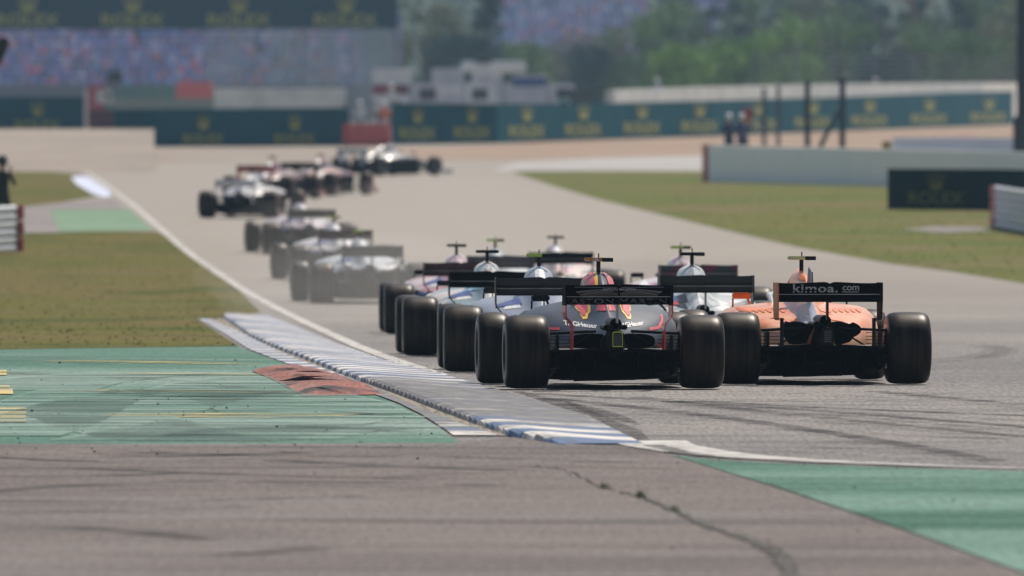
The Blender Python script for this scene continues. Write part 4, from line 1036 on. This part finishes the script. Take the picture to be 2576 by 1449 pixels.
for px, r, hh, c_, lab in ((288,5.7,3.1,(.06,.08,.11),"dark camera box standing before the crowd"),(262,5.3,2.2,(.6,.6,.58),"small pale box beside the crimson block")):
    d_ = r*D0; e = empty("camera_box", (PX(px,r), d_, zg(d_))); tag(e, lab, "camera box")
    MB().box(-.4,.4,-.3,.3,hh-.65,hh,bev=.06).build("housing", M("box_%d" % px, c_, rough=.7), e); MB().tube([(0,0,0),(0,0,hh-.6)],.06,8).build("stand", postm, e)
    MB().tube([(.2,-.45,hh-.3),(.2,-.25,hh-.3)],.12,10).build("lens", carbon, e)

# ------------------------------------------------------------------ service vehicles
glass = M("vehicle_glass", (.03,.035,.04), rough=.15, spec=.7)
def truck(label, px, r, L_, Hh, body, band, cab, face=1, bandz=.52):
    d_ = r*D0; e = empty("service_truck" if Hh > 2.6 else "service_car", (PX(px,r), d_, zg(d_))); tag(e, label, "truck" if Hh > 2.6 else "car", "service vehicles behind the barrier")
    x0, x1 = -L_/2, L_/2; cabw = 1.7
    if Hh > 2.6:
        MB().box(x0,x1-cabw-.1,-1.1,1.1,.9,Hh,bev=.06).build("cargo_box", body, e)
        MB().box(x0+.05,x1-cabw-.15,-1.112,-1.10,.9+(Hh-.9)*(bandz-.12),.9+(Hh-.9)*(bandz+.12)).build("side_stripe", band, e)
        mb = MB(); mb.add([(x1-cabw,-1.05,.5),(x1,-1.05,.5),(x1,-1.05,1.5),(x1-.35,-1.05,2.4),(x1-cabw,-1.05,2.45),(x1-cabw,1.05,.5),(x1,1.05,.5),(x1,1.05,1.5),(x1-.35,1.05,2.4),(x1-cabw,1.05,2.45)],
            [[0,1,2,3,4],[9,8,7,6,5],[0,5,6,1],[1,6,7,2],[2,7,8,3],[3,8,9,4],[4,9,5,0]]); mb.build("cab", cab, e)
        MB().box(x1-1.3,x1-.4,-1.07,-1.051,1.5,2.15).build("side_window", glass, e)
        MB().box(x0,x1,-.5,.5,.45,.75).build("chassis", carbon, e); wr = .48
        wx = (x0+.9, x0+2.0, x1-.8) if L_ > 5 else (x0+.8, x1-.8)
    else:
        mb = MB(); pr = [(x0,.35),(x1,.35),(x1,.75),(x1-.9,.9),(x1-1.5,Hh),(x0+.5,Hh),(x0+.05,.95)]
        n = len(pr); mb.add([(x,-.85,z) for x,z in pr]+[(x,.85,z) for x,z in pr], [list(range(n)),[n+i for i in range(n)][::-1]]+[[i,(i+1)%n,n+(i+1)%n,n+i] for i in range(n)]); mb.build("body", body, e)
        MB().box(x0+.5,x1-1.5,-.862,-.851,.95,Hh-.1).build("side_window", glass, e); wr = .33; wx = (x0+.75, x1-.8)
    for x in wx:
        for sg in (-1,1):
            MB().lathe_x([(-.1,.0),(-.1,wr*.6),(-.1,wr),(.1,wr),(.1,wr*.6),(.1,0)], 18).build("wheel", carbon, e)
            w_ = e.children[-1]; w_.location = (x, sg*(.95 if Hh > 2.6 else .78), wr); w_.rotation_euler = (0,0,R(90))
    if face < 0: e.scale = (1,1,1); e.rotation_euler = (0,0,R(180))
    return e
vw = M("van_white", (.72,.72,.72), (.6,.6,.62), scale=.8, rough=.45); vg = M("van_grey", (.55,.55,.60), (.42,.43,.48), scale=.8, rough=.5)
vr = M("van_dark_red", (.28,.04,.06), (.12,.03,.05), scale=1, rough=.5); vb = M("tarp_blue", (.03,.06,.20), (.04,.09,.24), rough=.6)
vt = M("turquoise_gloss", (.12,.50,.46), (.5,.65,.6), scale=3, rough=.3); vd = M("dark_green_gloss", (.03,.06,.08), rough=.4)
truck("white truck with a dark red side stripe above the hoarding", 1025, 6.0, 3.9, 3.25, vw, vr, vg, 1, .5)
truck("pale grey truck with a bright white roof box in the middle of the vehicle group", 1165, 6.15, 3.6, 3.3, vg, vw, vw, 1, .5)
truck("grey truck with a white tarpaulin top left of the blue one", 1265, 6.3, 3.6, 3.6, vg, vw, vg, 1, .85)
truck("grey truck with a blue tarpaulin, rightmost of the trucks", 1372, 6.1, 3.8, 2.9, vg, vb, vg, 1, .8)
truck("turquoise car shining above the long green hoarding", 1445, 5.5, 2.3, 1.72, vt, vb, vt)
truck("dark green car right of the trucks behind the hoarding", 1490, 5.9, 3.2, 2.1, vd, vb, vd)
mb = MB()
for i, (x0,x1) in enumerate(((1158,1200),(1232,1325))):
    mb = MB().box(PX(x0,6.2),PX(x1,6.2),6.2*D0-1.3,6.2*D0-.2,PZ(182,6.2),PZ(153,6.2),bev=.15)
    mb.box(PX(x0,6.2)+.1,PX(x0,6.2)+.2,6.2*D0-1.28,6.2*D0-1.2,zg(930),PZ(180,6.2)); mb.box(PX(x1,6.2)-.2,PX(x1,6.2)-.1,6.2*D0-1.28,6.2*D0-1.2,zg(930),PZ(180,6.2))
    tag(mb.build("canopy_tent", M("tent_white", (.80,.80,.78), rough=.6)), ("small bright white canopy over the grey truck" , "wide bright white canopy right of the small one")[i], "canopy")

# ------------------------------------------------------------------ people
skin = M("skin", (.50,.30,.20), rough=.6)
def person(label, loc, rz, hgt, shirt, trousers, arms, hat=None, headz=0, scale=1):
    e = empty("person", loc, rz); tag(e, label, "person")
    J = {'pel':(0,0,.93,.145,.11),'wa':(0,.01,1.08,.135,.10),'ch':(0,.0,1.30,.17,.12),'sh':(0,0,1.43,.12,.10),'nk':(0,.01,1.51,.058,.058),'hd0':(0,-.01,1.60,.075,.085),'hd1':(0,-.015,1.68,.088,.10),'hd2':(0,-.01,1.76,.07,.08)}
    ed = [('pel','wa'),('wa','ch'),('ch','sh'),('sh','nk'),('nk','hd0'),('hd0','hd1'),('hd1','hd2')]
    for s_, k_ in ((-1,'l'),(1,'r')):
        J['hip'+k_] = (s_*.10,0,.88,.10,.10); J['kn'+k_] = (s_*.12,-.02,.48,.062,.062); J['an'+k_] = (s_*.12,.02,.09,.045,.045); J['to'+k_] = (s_*.13,-.14,.04,.04,.03)
        J['so'+k_] = (s_*.19,0,1.41,.062,.062); el, ha = arms[0 if s_ < 0 else 1]
        J['el'+k_] = (*el,.045,.045); J['wr'+k_] = (*ha,.030,.028)
        v_ = Vector(ha)-Vector(el); v_.normalize(); q = Vector(ha)+v_*.07; J['pa'+k_] = (q.x,q.y,q.z,.036,.022)
        ed += [('pel','hip'+k_),('hip'+k_,'kn'+k_),('kn'+k_,'an'+k_),('an'+k_,'to'+k_),('sh','so'+k_),('so'+k_,'el'+k_),('el'+k_,'wr'+k_),('wr'+k_,'pa'+k_)]
        a_ = v_.orthogonal().normalized()
        for fi in range(5):
            off = a_*(fi-2)*.014; L_ = (.05,.075,.08,.075,.06)[fi]; t_ = q+v_*L_+off*1.5+(a_*-.03 if fi == 0 else Vector((0,0,0)))
            J['f%d%s' % (fi,k_)] = (t_.x,t_.y,t_.z,.009,.009); m_ = q+v_*L_*.45+off*1.2; J['g%d%s' % (fi,k_)] = (m_.x,m_.y,m_.z,.010,.010)
            ed += [('pa'+k_,'g%d%s' % (fi,k_)),('g%d%s' % (fi,k_),'f%d%s' % (fi,k_))]
    ks = list(J); me = bpy.data.meshes.new("body"); me.from_pydata([J[k][:3] for k in ks], [(ks.index(a), ks.index(b_)) for a, b_ in ed], [])
    o = bpy.data.objects.new("body", me); COL.objects.link(o)
    md = o.modifiers.new("s", 'SKIN'); sv = me.skin_vertices[0].data
    for i, k in enumerate(ks): sv[i].radius = J[k][3:5]; sv[i].use_root = (k == 'pel')
    o.modifiers.new("b", 'SUBSURF').levels = 1
    dg = bpy.context.evaluated_depsgraph_get(); m2 = bpy.data.meshes.new_from_object(o.evaluated_get(dg)); bpy.data.objects.remove(o)
    m2.materials.clear()
    for m in (skin, shirt, trousers): m2.materials.append(m)
    hands = [Vector(arms[0][1]), Vector(arms[1][1])]
    for p_ in m2.polygons:
        c_ = p_.center; p_.use_smooth = True
        p_.material_index = 0 if (c_.z > 1.5 and abs(c_.x) < .12) or min((c_-h_).length for h_ in hands) < .13 and abs(c_.x) > .15 else (1 if c_.z > .98 or abs(c_.x) > .24 else 2)
    b = bpy.data.objects.new("body", m2); COL.objects.link(b); b.parent = e
    if hat:
        mb = MB(); mb.ball((0,-.01,1.72),.125,n=16,sq=(.95,1.1,1.0)); mb.build("helmet" if hat[1] else "cap", hat[0], e, True)
        if not hat[1]: mb = MB(); mb.ball((0,-.13,1.72),.09,n=10,sq=(.9,1.0,.15)); mb.build("cap_peak", hat[0], e, True)
    else:
        MB().ball((0,.015,1.73),.105,n=14,sq=(.9,1.05,.85)).build("hair", M("brown_hair", (.05,.03,.02), rough=.7), e, True)
    e.scale = (scale*hgt/1.82,)*3
    return e
down = (((-.27,.0,1.13),(-.28,-.05,.90)), ((.27,.0,1.13),(.28,-.05,.90)))
fold = (((-.27,-.03,1.15),(-.08,-.22,1.18)), ((.27,-.03,1.15),(.08,-.24,1.22)))
raise_ = (((-.27,-.03,1.15),(-.08,-.22,1.18)), ((.34,-.06,1.30),(.22,-.16,1.62)))
navyc = M("navy_overall", (.03,.04,.12), (.05,.06,.16), rough=.8); navyc2 = M("blue_overall", (.06,.07,.18), (.08,.09,.22), rough=.8); hw = M("white_helmet", (.78,.78,.80), rough=.4)
dk = 3.72*D0
person("marshal in navy overall and white helmet, left of the two behind the white wall", (PX(1834,3.72), dk, PZ(284,3.72)-1.84*1.0), 0, 1.80, navyc, navyc, fold, (hw,1))
person("marshal in blue overall and white helmet, right of the two, beside the red sign", (PX(1866,3.74), dk+3, PZ(284,3.74)-1.80), R(20), 1.76, navyc2, navyc, raise_, (hw,1))
pz = PZ(284,3.72)-1.84
mb = MB().box(PX(1800,3.72),PX(1900,3.74),dk-.6,dk+4,pz-.09,pz-.01,bev=.01)
for x_ in (PX(1804,3.72), PX(1894,3.73)):
    for y_ in (dk-.5, dk+3.8): mb.box(x_-.05,x_+.05,y_-.05,y_+.05,zg(y_)-.05,pz-.08)
tag(mb.build("marshal_platform", M("platform_wood", (.22,.17,.12), rough=.8)), "low wooden platform behind the white wall under the marshals", "platform")
e = empty("marshal_sign", (PX(1880,3.76), 3.76*D0, zg(3.76*D0))); tag(e, "red round sign on a post right of the marshals", "sign")
mb = MB(); hz = PZ(290,3.76)-zg(3.76*D0); mb.ball((0,0,hz),.2,n=16,sq=(.85,.2,1.3)); mb.build("sign_disc", M("sign_red", (.55,.04,.05), rough=.5), e, True); MB().tube([(0,.05,0),(0,.05,hz)],.035,8).build("post", postm, e)
blackc = M("black_clothing", (.008,.008,.010), (.012,.012,.014), rough=.8)
dp = 2.46*D0; person("photographer in black clothing and cap behind the left guard rail", (PX(6,2.46), dp, PZ(390,2.46)-1.90), R(15), 1.88, blackc, blackc, (((-.27,-.03,1.15),(-.1,-.2,1.45)),((.27,-.03,1.18),(.14,-.2,1.5))), (blackc,0))
e = empty("photo_camera", (PX(8,2.46)-.02, dp-.36, PZ(442,2.46))); tag(e, "black long-lens camera held by the photographer at the left edge", "camera")
MB().box(-.08,.08,-.04,.06,-.05,.07,bev=.015).build("camera_body", blackc, e); MB().tube([(0,-.03,0),(.02,-.25,-.01),(.03,-.45,-.02)],[.045,.05,.07],12).build("lens", blackc, e)
orc = M("orange_vest", (.75,.20,.08), rough=.8); whc = M("white_overall", (.62,.62,.62), (.55,.55,.58), rough=.8); grc = M("grey_overall", (.35,.34,.36), rough=.8)
for i, (px, r, sh_, tr_, hh, lab) in enumerate([(868,5.0,grc,grc,1.75,"marshal in grey standing at the right end of the double crown hoarding"),(905,4.95,whc,grc,1.85,"marshal in white behind the red barrier block"),(940,4.97,grc,whc,1.8,"marshal in grey top and white trousers behind the red block"),(968,4.95,orc,whc,1.82,"marshal in an orange vest behind the right end of the red block"),(1003,5.05,whc,whc,1.8,"marshal in white above the left end of the long hoarding")]):
    d_ = r*D0; person(lab, (PX(px,r), d_, zg(d_)), R(rnd.uniform(-40,40)), hh, sh_, tr_, (down,fold,raise_)[i%3], (hw,1) if i % 2 else None)
for px, r in ((985,5.6),(1653,5.6),(2203,6.05)):
    d_ = r*D0; lab = {985:"person in white beside the red striped truck",1653:"person in pale blue leaning above the hoarding, left of the marshals",2203:"person in a white hat above the hoarding, right of the posts"}[px]
    person(lab, (PX(px,r), d_, zg(d_)+(.9 if px > 1000 else .6)), 0, 1.8, whc if px != 1653 else M("pale_blue_shirt", (.45,.5,.65), rough=.8), grc, down, (hw,1))
    if px > 1000: tag(MB().box(PX(px,r)-.6,PX(px,r)+.6,d_-.5,d_+.5,zg(d_)-.1,zg(d_)+.9,bev=.02).build("viewing_step", beige), "concrete step under the "+lab.split(",")[0], "step")

# loudspeaker at the upper left edge
d_ = 3.0*D0; e = empty("speaker_post", (PX(-22,3.0), d_, zg(d_))); tag(e, "black tilted loudspeaker on a post at the upper left edge", "loudspeaker")
hz = PZ(128,3.0)-zg(d_); MB().tube([(0,0,0),(0,0,hz)],.05,8).build("pole", carbon, e)
mb = MB(); mb.box(-.16,.16,-.15,.15,-.38,.38,bev=.05,mat=Matrix.Translation((.24,0,hz))@Matrix.Rotation(R(22),4,'Y')); mb.build("loudspeaker", carbon, e)

# ------------------------------------------------------------------ grandstands and crowd
gs = M("stand_concrete", (.16,.18,.24), (.13,.15,.2), rough=.9)
crowd_cols = [M("crowd_%d" % i, tuple(min(.85, v*1.7) for v in c_), rough=.9) for i, c_ in enumerate([(.14,.19,.36),(.22,.26,.42),(.40,.42,.50),(.45,.16,.22),(.13,.15,.25),(.30,.22,.34),(.55,.20,.18),(.18,.24,.38)])]
def crowd_person(mb, x, y, z, m):
    s_ = rnd.uniform(.9,1.1); lean = rnd.uniform(-.05,.05)
    def blob(cx_, cy_, cz_, rx, ry, rz_, mi):
        V_ = []; n = 6
        for zz, k in ((-1,.45),(-.45,.95),(.45,1),(1,.5)):
            for j in range(n): V_.append((cx_+rx*k*math.cos(j*math.pi/3), cy_+ry*k*math.sin(j*math.pi/3), cz_+rz_*zz))
        Fc_ = [[q*n+j,q*n+(j+1)%n,(q+1)*n+(j+1)%n,(q+1)*n+j] for q in range(3) for j in range(n)]+[[3*n+j for j in range(n)]]
        o_ = len(mb.v); mb.v += V_; mb.f += [[a+o_ for a in f_] for f_ in Fc_]; mb.m += [mi]*len(Fc_)
    blob(x, y, z+.55*s_, .24*s_, .16, .36*s_, m); blob(x+lean, y, z+1.05*s_, .10, .10, .13, 8 if rnd.random() < .5 else rnd.choice([2,3,4]))
    blob(x, y-.2, z+.22, .2, .25, .16, rnd.choice([0,4]))
def stand(label, clabel, x0, x1, d0, z0, z1, rows, dz, dy, space):
    e = empty("grandstand", ((x0+x1)/2, d0, zg(d0))); tag(e, label, "grandstand")
    mb = MB(); 
    for k in range(rows): mb.box(x0,x1,d0+k*dy,d0+(k+1)*dy+(0 if k < rows-1 else 1),zg(d0)-.5,z0+k*dz)
    adopt(mb.build("terrace", gs), e)
    adopt(MB().box(x0,x1,d0-.3,d0-.003,zg(d0)-.5,z0+.9).build("front_wall", M("stand_wall", (.20,.22,.27), rough=.9)), e)
    mb = MB()
    for k in range(rows):
        x = x0+.3+rnd.uniform(0,.3)
        while x < x1-.2:
            if rnd.random() < .93: crowd_person(mb, x, d0+k*dy+.35, z0+k*dz, rnd.choices(range(8),[6,7,4,1.6,4,3,1,5])[0])
            x += space*rnd.uniform(.8,1.3)
    o = mobj("crowd", mb.v, mb.f, crowd_cols+[skin], midx=mb.m); tag(o, clabel, "crowd", kind='stuff')
stand("long terraced grandstand full of spectators behind the left barriers", "mass of seated spectators in blue, white and red behind the left barriers", -48, PX(1010,7.5), 7.45*D0, 3.9, 9, 15, .42, .85, .52)
stand("far grandstand seen above the trees", "far pale mass of spectators above the trees", PX(1240,12.5), PX(1760,12.5)+4, 12.4*D0, 9.5, 17, 22, .5, .9, .62)
# big banner above the crowd, on columns
rb = 7.35; ptsB = [(-300,rb),(400,rb),(1001,rb)]
e = empty("banner", (PX(400,rb), rb*D0, zg(rb*D0))); tag(e, "big dark teal banner with a row of gold crowns above the crowd", "banner")
V_zb, V_zt = PZ(74,rb), PZ(-70,rb)
adopt(MB().box(PX(-300,rb),PX(1001,rb),rb*D0,rb*D0+.4,V_zb,V_zt).build("board", M("banner_teal", (.002,.040,.062), (.002,.034,.052), rough=.8, spec=.03)), e)
for px in (-195,70,334,601,870):
    n0 = set(o.name for o in COL.objects)
    sign(e, ptsB, px, PZ(50,rb), (1.3,1.25), 4.2, .80, gold, cdz=1.13)
    for o in COL.objects:
        if o.name not in n0: o.matrix_parent_inverse = Matrix.Translation(-Vector(e.location))
for px in (-250, 990): adopt(MB().box(PX(px,rb)-.2,PX(px,rb)+.2,rb*D0+.42,rb*D0+.8,zg(rb*D0)-.2,V_zt-.2).build("column", gs), e)
# debris netting in front of the right half of the stand
net = M("net_grey", (.36,.41,.45), (.28,.35,.34), scale=.5, rough=.9, lo=.35, hi=.65, stretch=(1,1,.2), alpha=(.5,.30,.70,.75))
e = empty("netting_screen", (PX(760,7.25), 7.25*D0, zg(7.25*D0))); tag(e, "grey translucent netting screen hiding the right half of the crowd", "netting screen")
adopt(MB().box(PX(520,7.25),PX(1002,7.25),7.25*D0,7.25*D0+.02,zg(7.25*D0),PZ(72,7.25)).build("net", net), e)
for px in (520,640,760,880,1000): adopt(MB().box(PX(px,7.25)-.06,PX(px,7.25)+.06,7.25*D0+.03,7.25*D0+.15,zg(1087),PZ(72,7.25)).build("post", M("net_post", (.28,.30,.32), rough=.8)), e)
# catch fence at upper right
e = empty("catch_fence", (PX(2300,6.95), 6.95*D0, zg(6.95*D0))); tag(e, "thin wire catch fence above the right end of the long hoarding", "fence")
mb = MB(); fr_ = [(1900,6.6),(2600,7.1)]
for k in range(9):
    z_ = 3.6+k*.35; mb.tube([(PX(1900,6.6),6.6*D0,z_),(PX(2600,7.1),7.1*D0,z_)],.015,5)
adopt(mb.build("wire", M("fence_wire", (.13,.14,.17), rough=.5)), e)
for k in range(8):
    px = 1900+k*100; r = 6.6+.5*k/7; adopt(MB().box(PX(px,r)-.08,PX(px,r)+.08,r*D0,r*D0+.15,zg(r*D0)-.1,6.6).build("post", M("fence_wire", (1,1,1))), e)

# ------------------------------------------------------------------ trees
bark = M("bark", (.08,.06,.045), (.05,.04,.03), scale=6, rough=.95)
def leafm(nm, c): return M(nm, c, tuple(v*.62 for v in c), scale=.8, rough=.9, spec=.03, lo=.35, hi=.65)
lv_ = {'mid': leafm("leaf_mid", (.19,.30,.13)), 'light': leafm("leaf_light", (.27,.43,.12)), 'dark': leafm("leaf_dark", (.065,.125,.13)), 'olive': leafm("leaf_olive", (.24,.27,.17)), 'brown': leafm("leaf_brown", (.25,.21,.18))}
def tree_proto(seed, h, wd, conif=False, n=5200, ls=.26):
    rr = random.Random(seed); mb = MB()
    tips = []
    mb.tube([(0,0,-.2),(.05,0,h*.25),(-.05,.05,h*.5),(0,0,h*.85)], [.22,.17,.12,.03], 8)
    for i in range(9):
        a = rr.uniform(0,6.28); z0 = h*rr.uniform(.2,.6); L_ = wd*rr.uniform(.25,.45)*(1 if not conif else .6)
        tip = (L_*math.cos(a), L_*math.sin(a), z0+h*rr.uniform(.12,.28)); mb.tube([(0,0,z0),(tip[0]*.5,tip[1]*.5,z0+(tip[2]-z0)*.65),tip],[.09,.06,.02],6); tips.append(tip)
    tr = (mb.v, mb.f)
    cl = []
    for i in range(34):
        if conif: z = h*rr.uniform(.08,1); k = (1-z/h)*.5*wd+.15; a = rr.uniform(0,6.28); q = k*rr.uniform(.3,1); cl.append((q*math.cos(a), q*math.sin(a), z, rr.uniform(.5,.9)))
        else:
            a = rr.uniform(0,6.28); z = h*rr.uniform(.14,.95); k = wd*.5*math.sqrt(max(.05,1-((z/h-.5)/.55)**2)); q = k*rr.random()**.4*.9; cl.append((q*math.cos(a), q*math.sin(a), z, rr.uniform(.5,1.15)))
    V_ = []; Fc_ = []
    for i in range(n):
        c_ = rr.choice(cl); u = Vector((rr.gauss(0,1),rr.gauss(0,1),rr.gauss(0,.8))).normalized()*c_[3]*rr.random()**.33
        p = Vector(c_[:3])+u; nrm = Vector((rr.gauss(0,1),rr.gauss(0,1),rr.gauss(.6,1))).normalized(); a_ = nrm.orthogonal().normalized(); b_ = nrm.cross(a_); s_ = ls*rr.uniform(.6,1.2)
        o_ = len(V_); V_ += [tuple(p-a_*s_*.5), tuple(p+b_*s_*.35), tuple(p+a_*s_*.5), tuple(p-b_*s_*.35)]; Fc_.append([o_,o_+1,o_+2,o_+3])
    return tr, (V_, Fc_)
protos = {}
def tmesh(key, *a, **k):
    tr, cr = tree_proto(*a, **k); m1 = bpy.data.meshes.new("trunk"); m1.from_pydata(*[tr[0], [], tr[1]]); m1.materials.append(bark)
    m2 = bpy.data.meshes.new("crown"); m2.from_pydata(cr[0], [], cr[1]); protos[key] = (m1, m2)
tmesh('a', 1, 9.0, 6.0); tmesh('b', 2, 8.0, 7.0); tmesh('c', 3, 10.5, 6.5); tmesh('d', 4, 9.5, 5.0, conif=True); tmesh('e', 5, 4.5, 5.0, n=3600)
cm = {}
def tree(px, r, kind, tone, sc, label, group="trees behind the circuit"):
    d_ = r*D0; e = empty("tree", (PX(px,r), d_, zg(d_)), rnd.uniform(0,6.28)); e.scale = (sc,sc,sc*rnd.uniform(.92,1.08)); tag(e, label, "tree", group)
    m1, m2 = protos[kind]
    if (kind,tone) not in cm: q = m2.copy(); q.materials.append(lv_[tone]); cm[(kind,tone)] = q
    for nm, m in (("trunk", m1), ("crown", cm[(kind,tone)])):
        o = bpy.data.objects.new(nm, m); COL.objects.link(o); o.parent = e
T = [
 (1225,7.3,'d','dark',1.05,"dark conical tree right of the teal banner"),
 (1165,7.6,'e','dark',1.3,"low dark tree touching the left side of the conical tree"),
 (1070,7.9,'a','olive',1.0,"pale olive tree just right of the banner's end"),
 (1290,7.9,'e','mid',1.2,"low green tree at the right foot of the conical tree"),
 (1370,8.6,'e','olive',1.35,"low greyish tree below the far stand, left one"),
 (1450,9.2,'b','brown',1.0,"brownish tree below the far stand, left of centre"),
 (1545,9.0,'b','brown',.95,"brownish tree below the far stand, nearest the green trees"),
 (1490,8.0,'e','dark',1.1,"low dark tree in front of the two brownish trees"),
 (1610,8.0,'b','mid',.95,"round green tree at the left end of the right tree row"),
 (1690,7.5,'b','mid',1.0,"broad green tree second in the right row"),
 (1720,7.2,'e','light',1.1,"low bright green bushy tree under the broad green one"),
 (1790,7.9,'c','dark',1.0,"tall dark tree above the left marshal"),
 (1860,7.4,'e','light',1.15,"low light green tree behind the marshals"),
 (1900,8.1,'c','mid',1.0,"tall green tree above the marshals"),
 (1985,7.4,'b','light',.9,"light green tree behind the thin fence posts"),
 (2040,8.2,'c','olive',1.05,"tall olive tree behind the thick left post"),
 (2110,7.5,'b','mid',.95,"green tree behind the strut post"),
 (2190,8.0,'c','dark',1.0,"tall dark bluish tree right of the strut post"),
 (2215,7.3,'e','dark',1.0,"low dark tree right of the strut post"),
 (2290,8.4,'c','brown',1.0,"tall brownish tree in the right of the row"),
 (2330,7.5,'b','mid',.9,"green tree below the tall brownish one"),
 (2400,7.9,'c','dark',1.0,"tall dark tree fourth from the right edge"),
 (2440,7.4,'e','mid',1.2,"low green tree third from the right edge"),
 (2490,8.0,'a','mid',1.1,"tall green tree second from the right edge"),
 (2560,7.6,'b','olive',1.05,"olive tree at the right edge behind the thick post"),
 (2630,7.9,'c','dark',1.0,"dark tree just past the right edge"),
 (1130,8.6,'c','olive',.8,"slim olive tree behind the conical tree's left side"),
]
for t in T: tree(*t)
# far woods as one mass
mb_v = []; mb_f = []; rr = random.Random(9)
for i in range(40000):
    r = rr.uniform(9.3,10.6) if i % 3 else rr.uniform(13.5,15); px = rr.uniform(900,2900) if i % 3 else rr.uniform(-400,3000)
    top = (2.3+ (11+2.5*math.sin(px*.013)+2*math.sin(px*.041+1)) if px > 1640 or i % 3 == 0 else 2.3+3.2+1.2*math.sin(px*.03)) * (1 if i % 3 else 1.6)
    if i % 3 and 900 < px < 1640: top = min(top, 6.2)
    z = 2.2+(top-2.2)*rr.random()**.6; p = Vector((PX(px,r), r*D0, z)); s_ = .75
    nrm = Vector((rr.gauss(0,1),rr.gauss(-.5,1),rr.gauss(.5,1))).normalized(); a_ = nrm.orthogonal().normalized(); b_ = nrm.cross(a_)
    o_ = len(mb_v); mb_v += [tuple(p-a_*s_), tuple(p+b_*s_*.7), tuple(p+a_*s_), tuple(p-b_*s_*.7)]; mb_f.append([o_,o_+1,o_+2,o_+3])
o = mobj("woods", mb_v, mb_f, leafm("leaf_far", (.18,.24,.17))); tag(o, "far-off woods filling the background behind the separate trees", "woods", kind='stuff')
# wooded hill behind
V_ = []; Fc_ = []; nx_, ny_ = 60, 8
for j in range(ny_):
    for i in range(nx_):
        x = -260+520*i/(nx_-1); y = 2350+j*60; V_.append((x, y, 2.0+(j/(ny_-1))**.8*(34+6*math.sin(i*.4)+4*math.sin(i*1.1+j))))
for j in range(ny_-1):
    for i in range(nx_-1): Fc_.append([j*nx_+i, j*nx_+i+1, (j+1)*nx_+i+1, (j+1)*nx_+i])
hill = mobj("hill", V_, Fc_, ground_mat("hill_woods", [(.07,.10,.045), ((.04,.07,.035), .08, (1,1,1), .4, .6)]), smooth=True); hill['kind'] = 'structure'

# ------------------------------------------------------------------ air
def volume(name, dens, col, aniso=.3):
    m = bpy.data.materials.new(name); m.use_nodes = True; n = m.node_tree; n.nodes.remove(n.nodes["Principled BSDF"])
    v = n.nodes.new("ShaderNodeVolumePrincipled"); v.inputs["Density"].default_value = dens; v.inputs["Color"].default_value = (*col,1); v.inputs["Anisotropy"].default_value = aniso
    n.links.new(v.outputs[0], n.nodes["Material Output"].inputs["Volume"]); return m
o = MB().box(-400,400,-60,2900,-1.9,48).build("haze", volume("haze_air", .00010, (.52,.76,1.0), 0))
tag(o, "thin pale heat haze over the whole circuit", "haze", kind='stuff')
def dust(lab, px, py, r, rx, ry, rz, dens):
    bm = bmesh.new(); bmesh.ops.create_icosphere(bm, subdivisions=4, radius=1)
    for v in bm.verts:
        k = 1+.12*math.sin(v.co.x*4+px)+.10*math.sin(v.co.y*5+v.co.z*4); v.co = Vector((v.co.x*rx*k, v.co.y*ry*k, v.co.z*rz*k))
    me = bpy.data.meshes.new("dust_cloud"); bm.to_mesh(me); bm.free(); me.materials.append(volume("dust_%d" % px, dens, (.80,.78,.74), .2))
    o = bpy.data.objects.new("dust_cloud", me); COL.objects.link(o); o.location = (PX(px,r), r*D0, PZ(py,r)); tag(o, lab, "dust", kind='stuff')
dust("dust thrown up behind the last car of the left column", 905, 715, 1.64, 2.3, 15, .75, .0075)
dust("wide thin tan dust hanging over the track beyond the pack", 1120, 600, 2.0, 4.6, 45, 1.1, .0017)
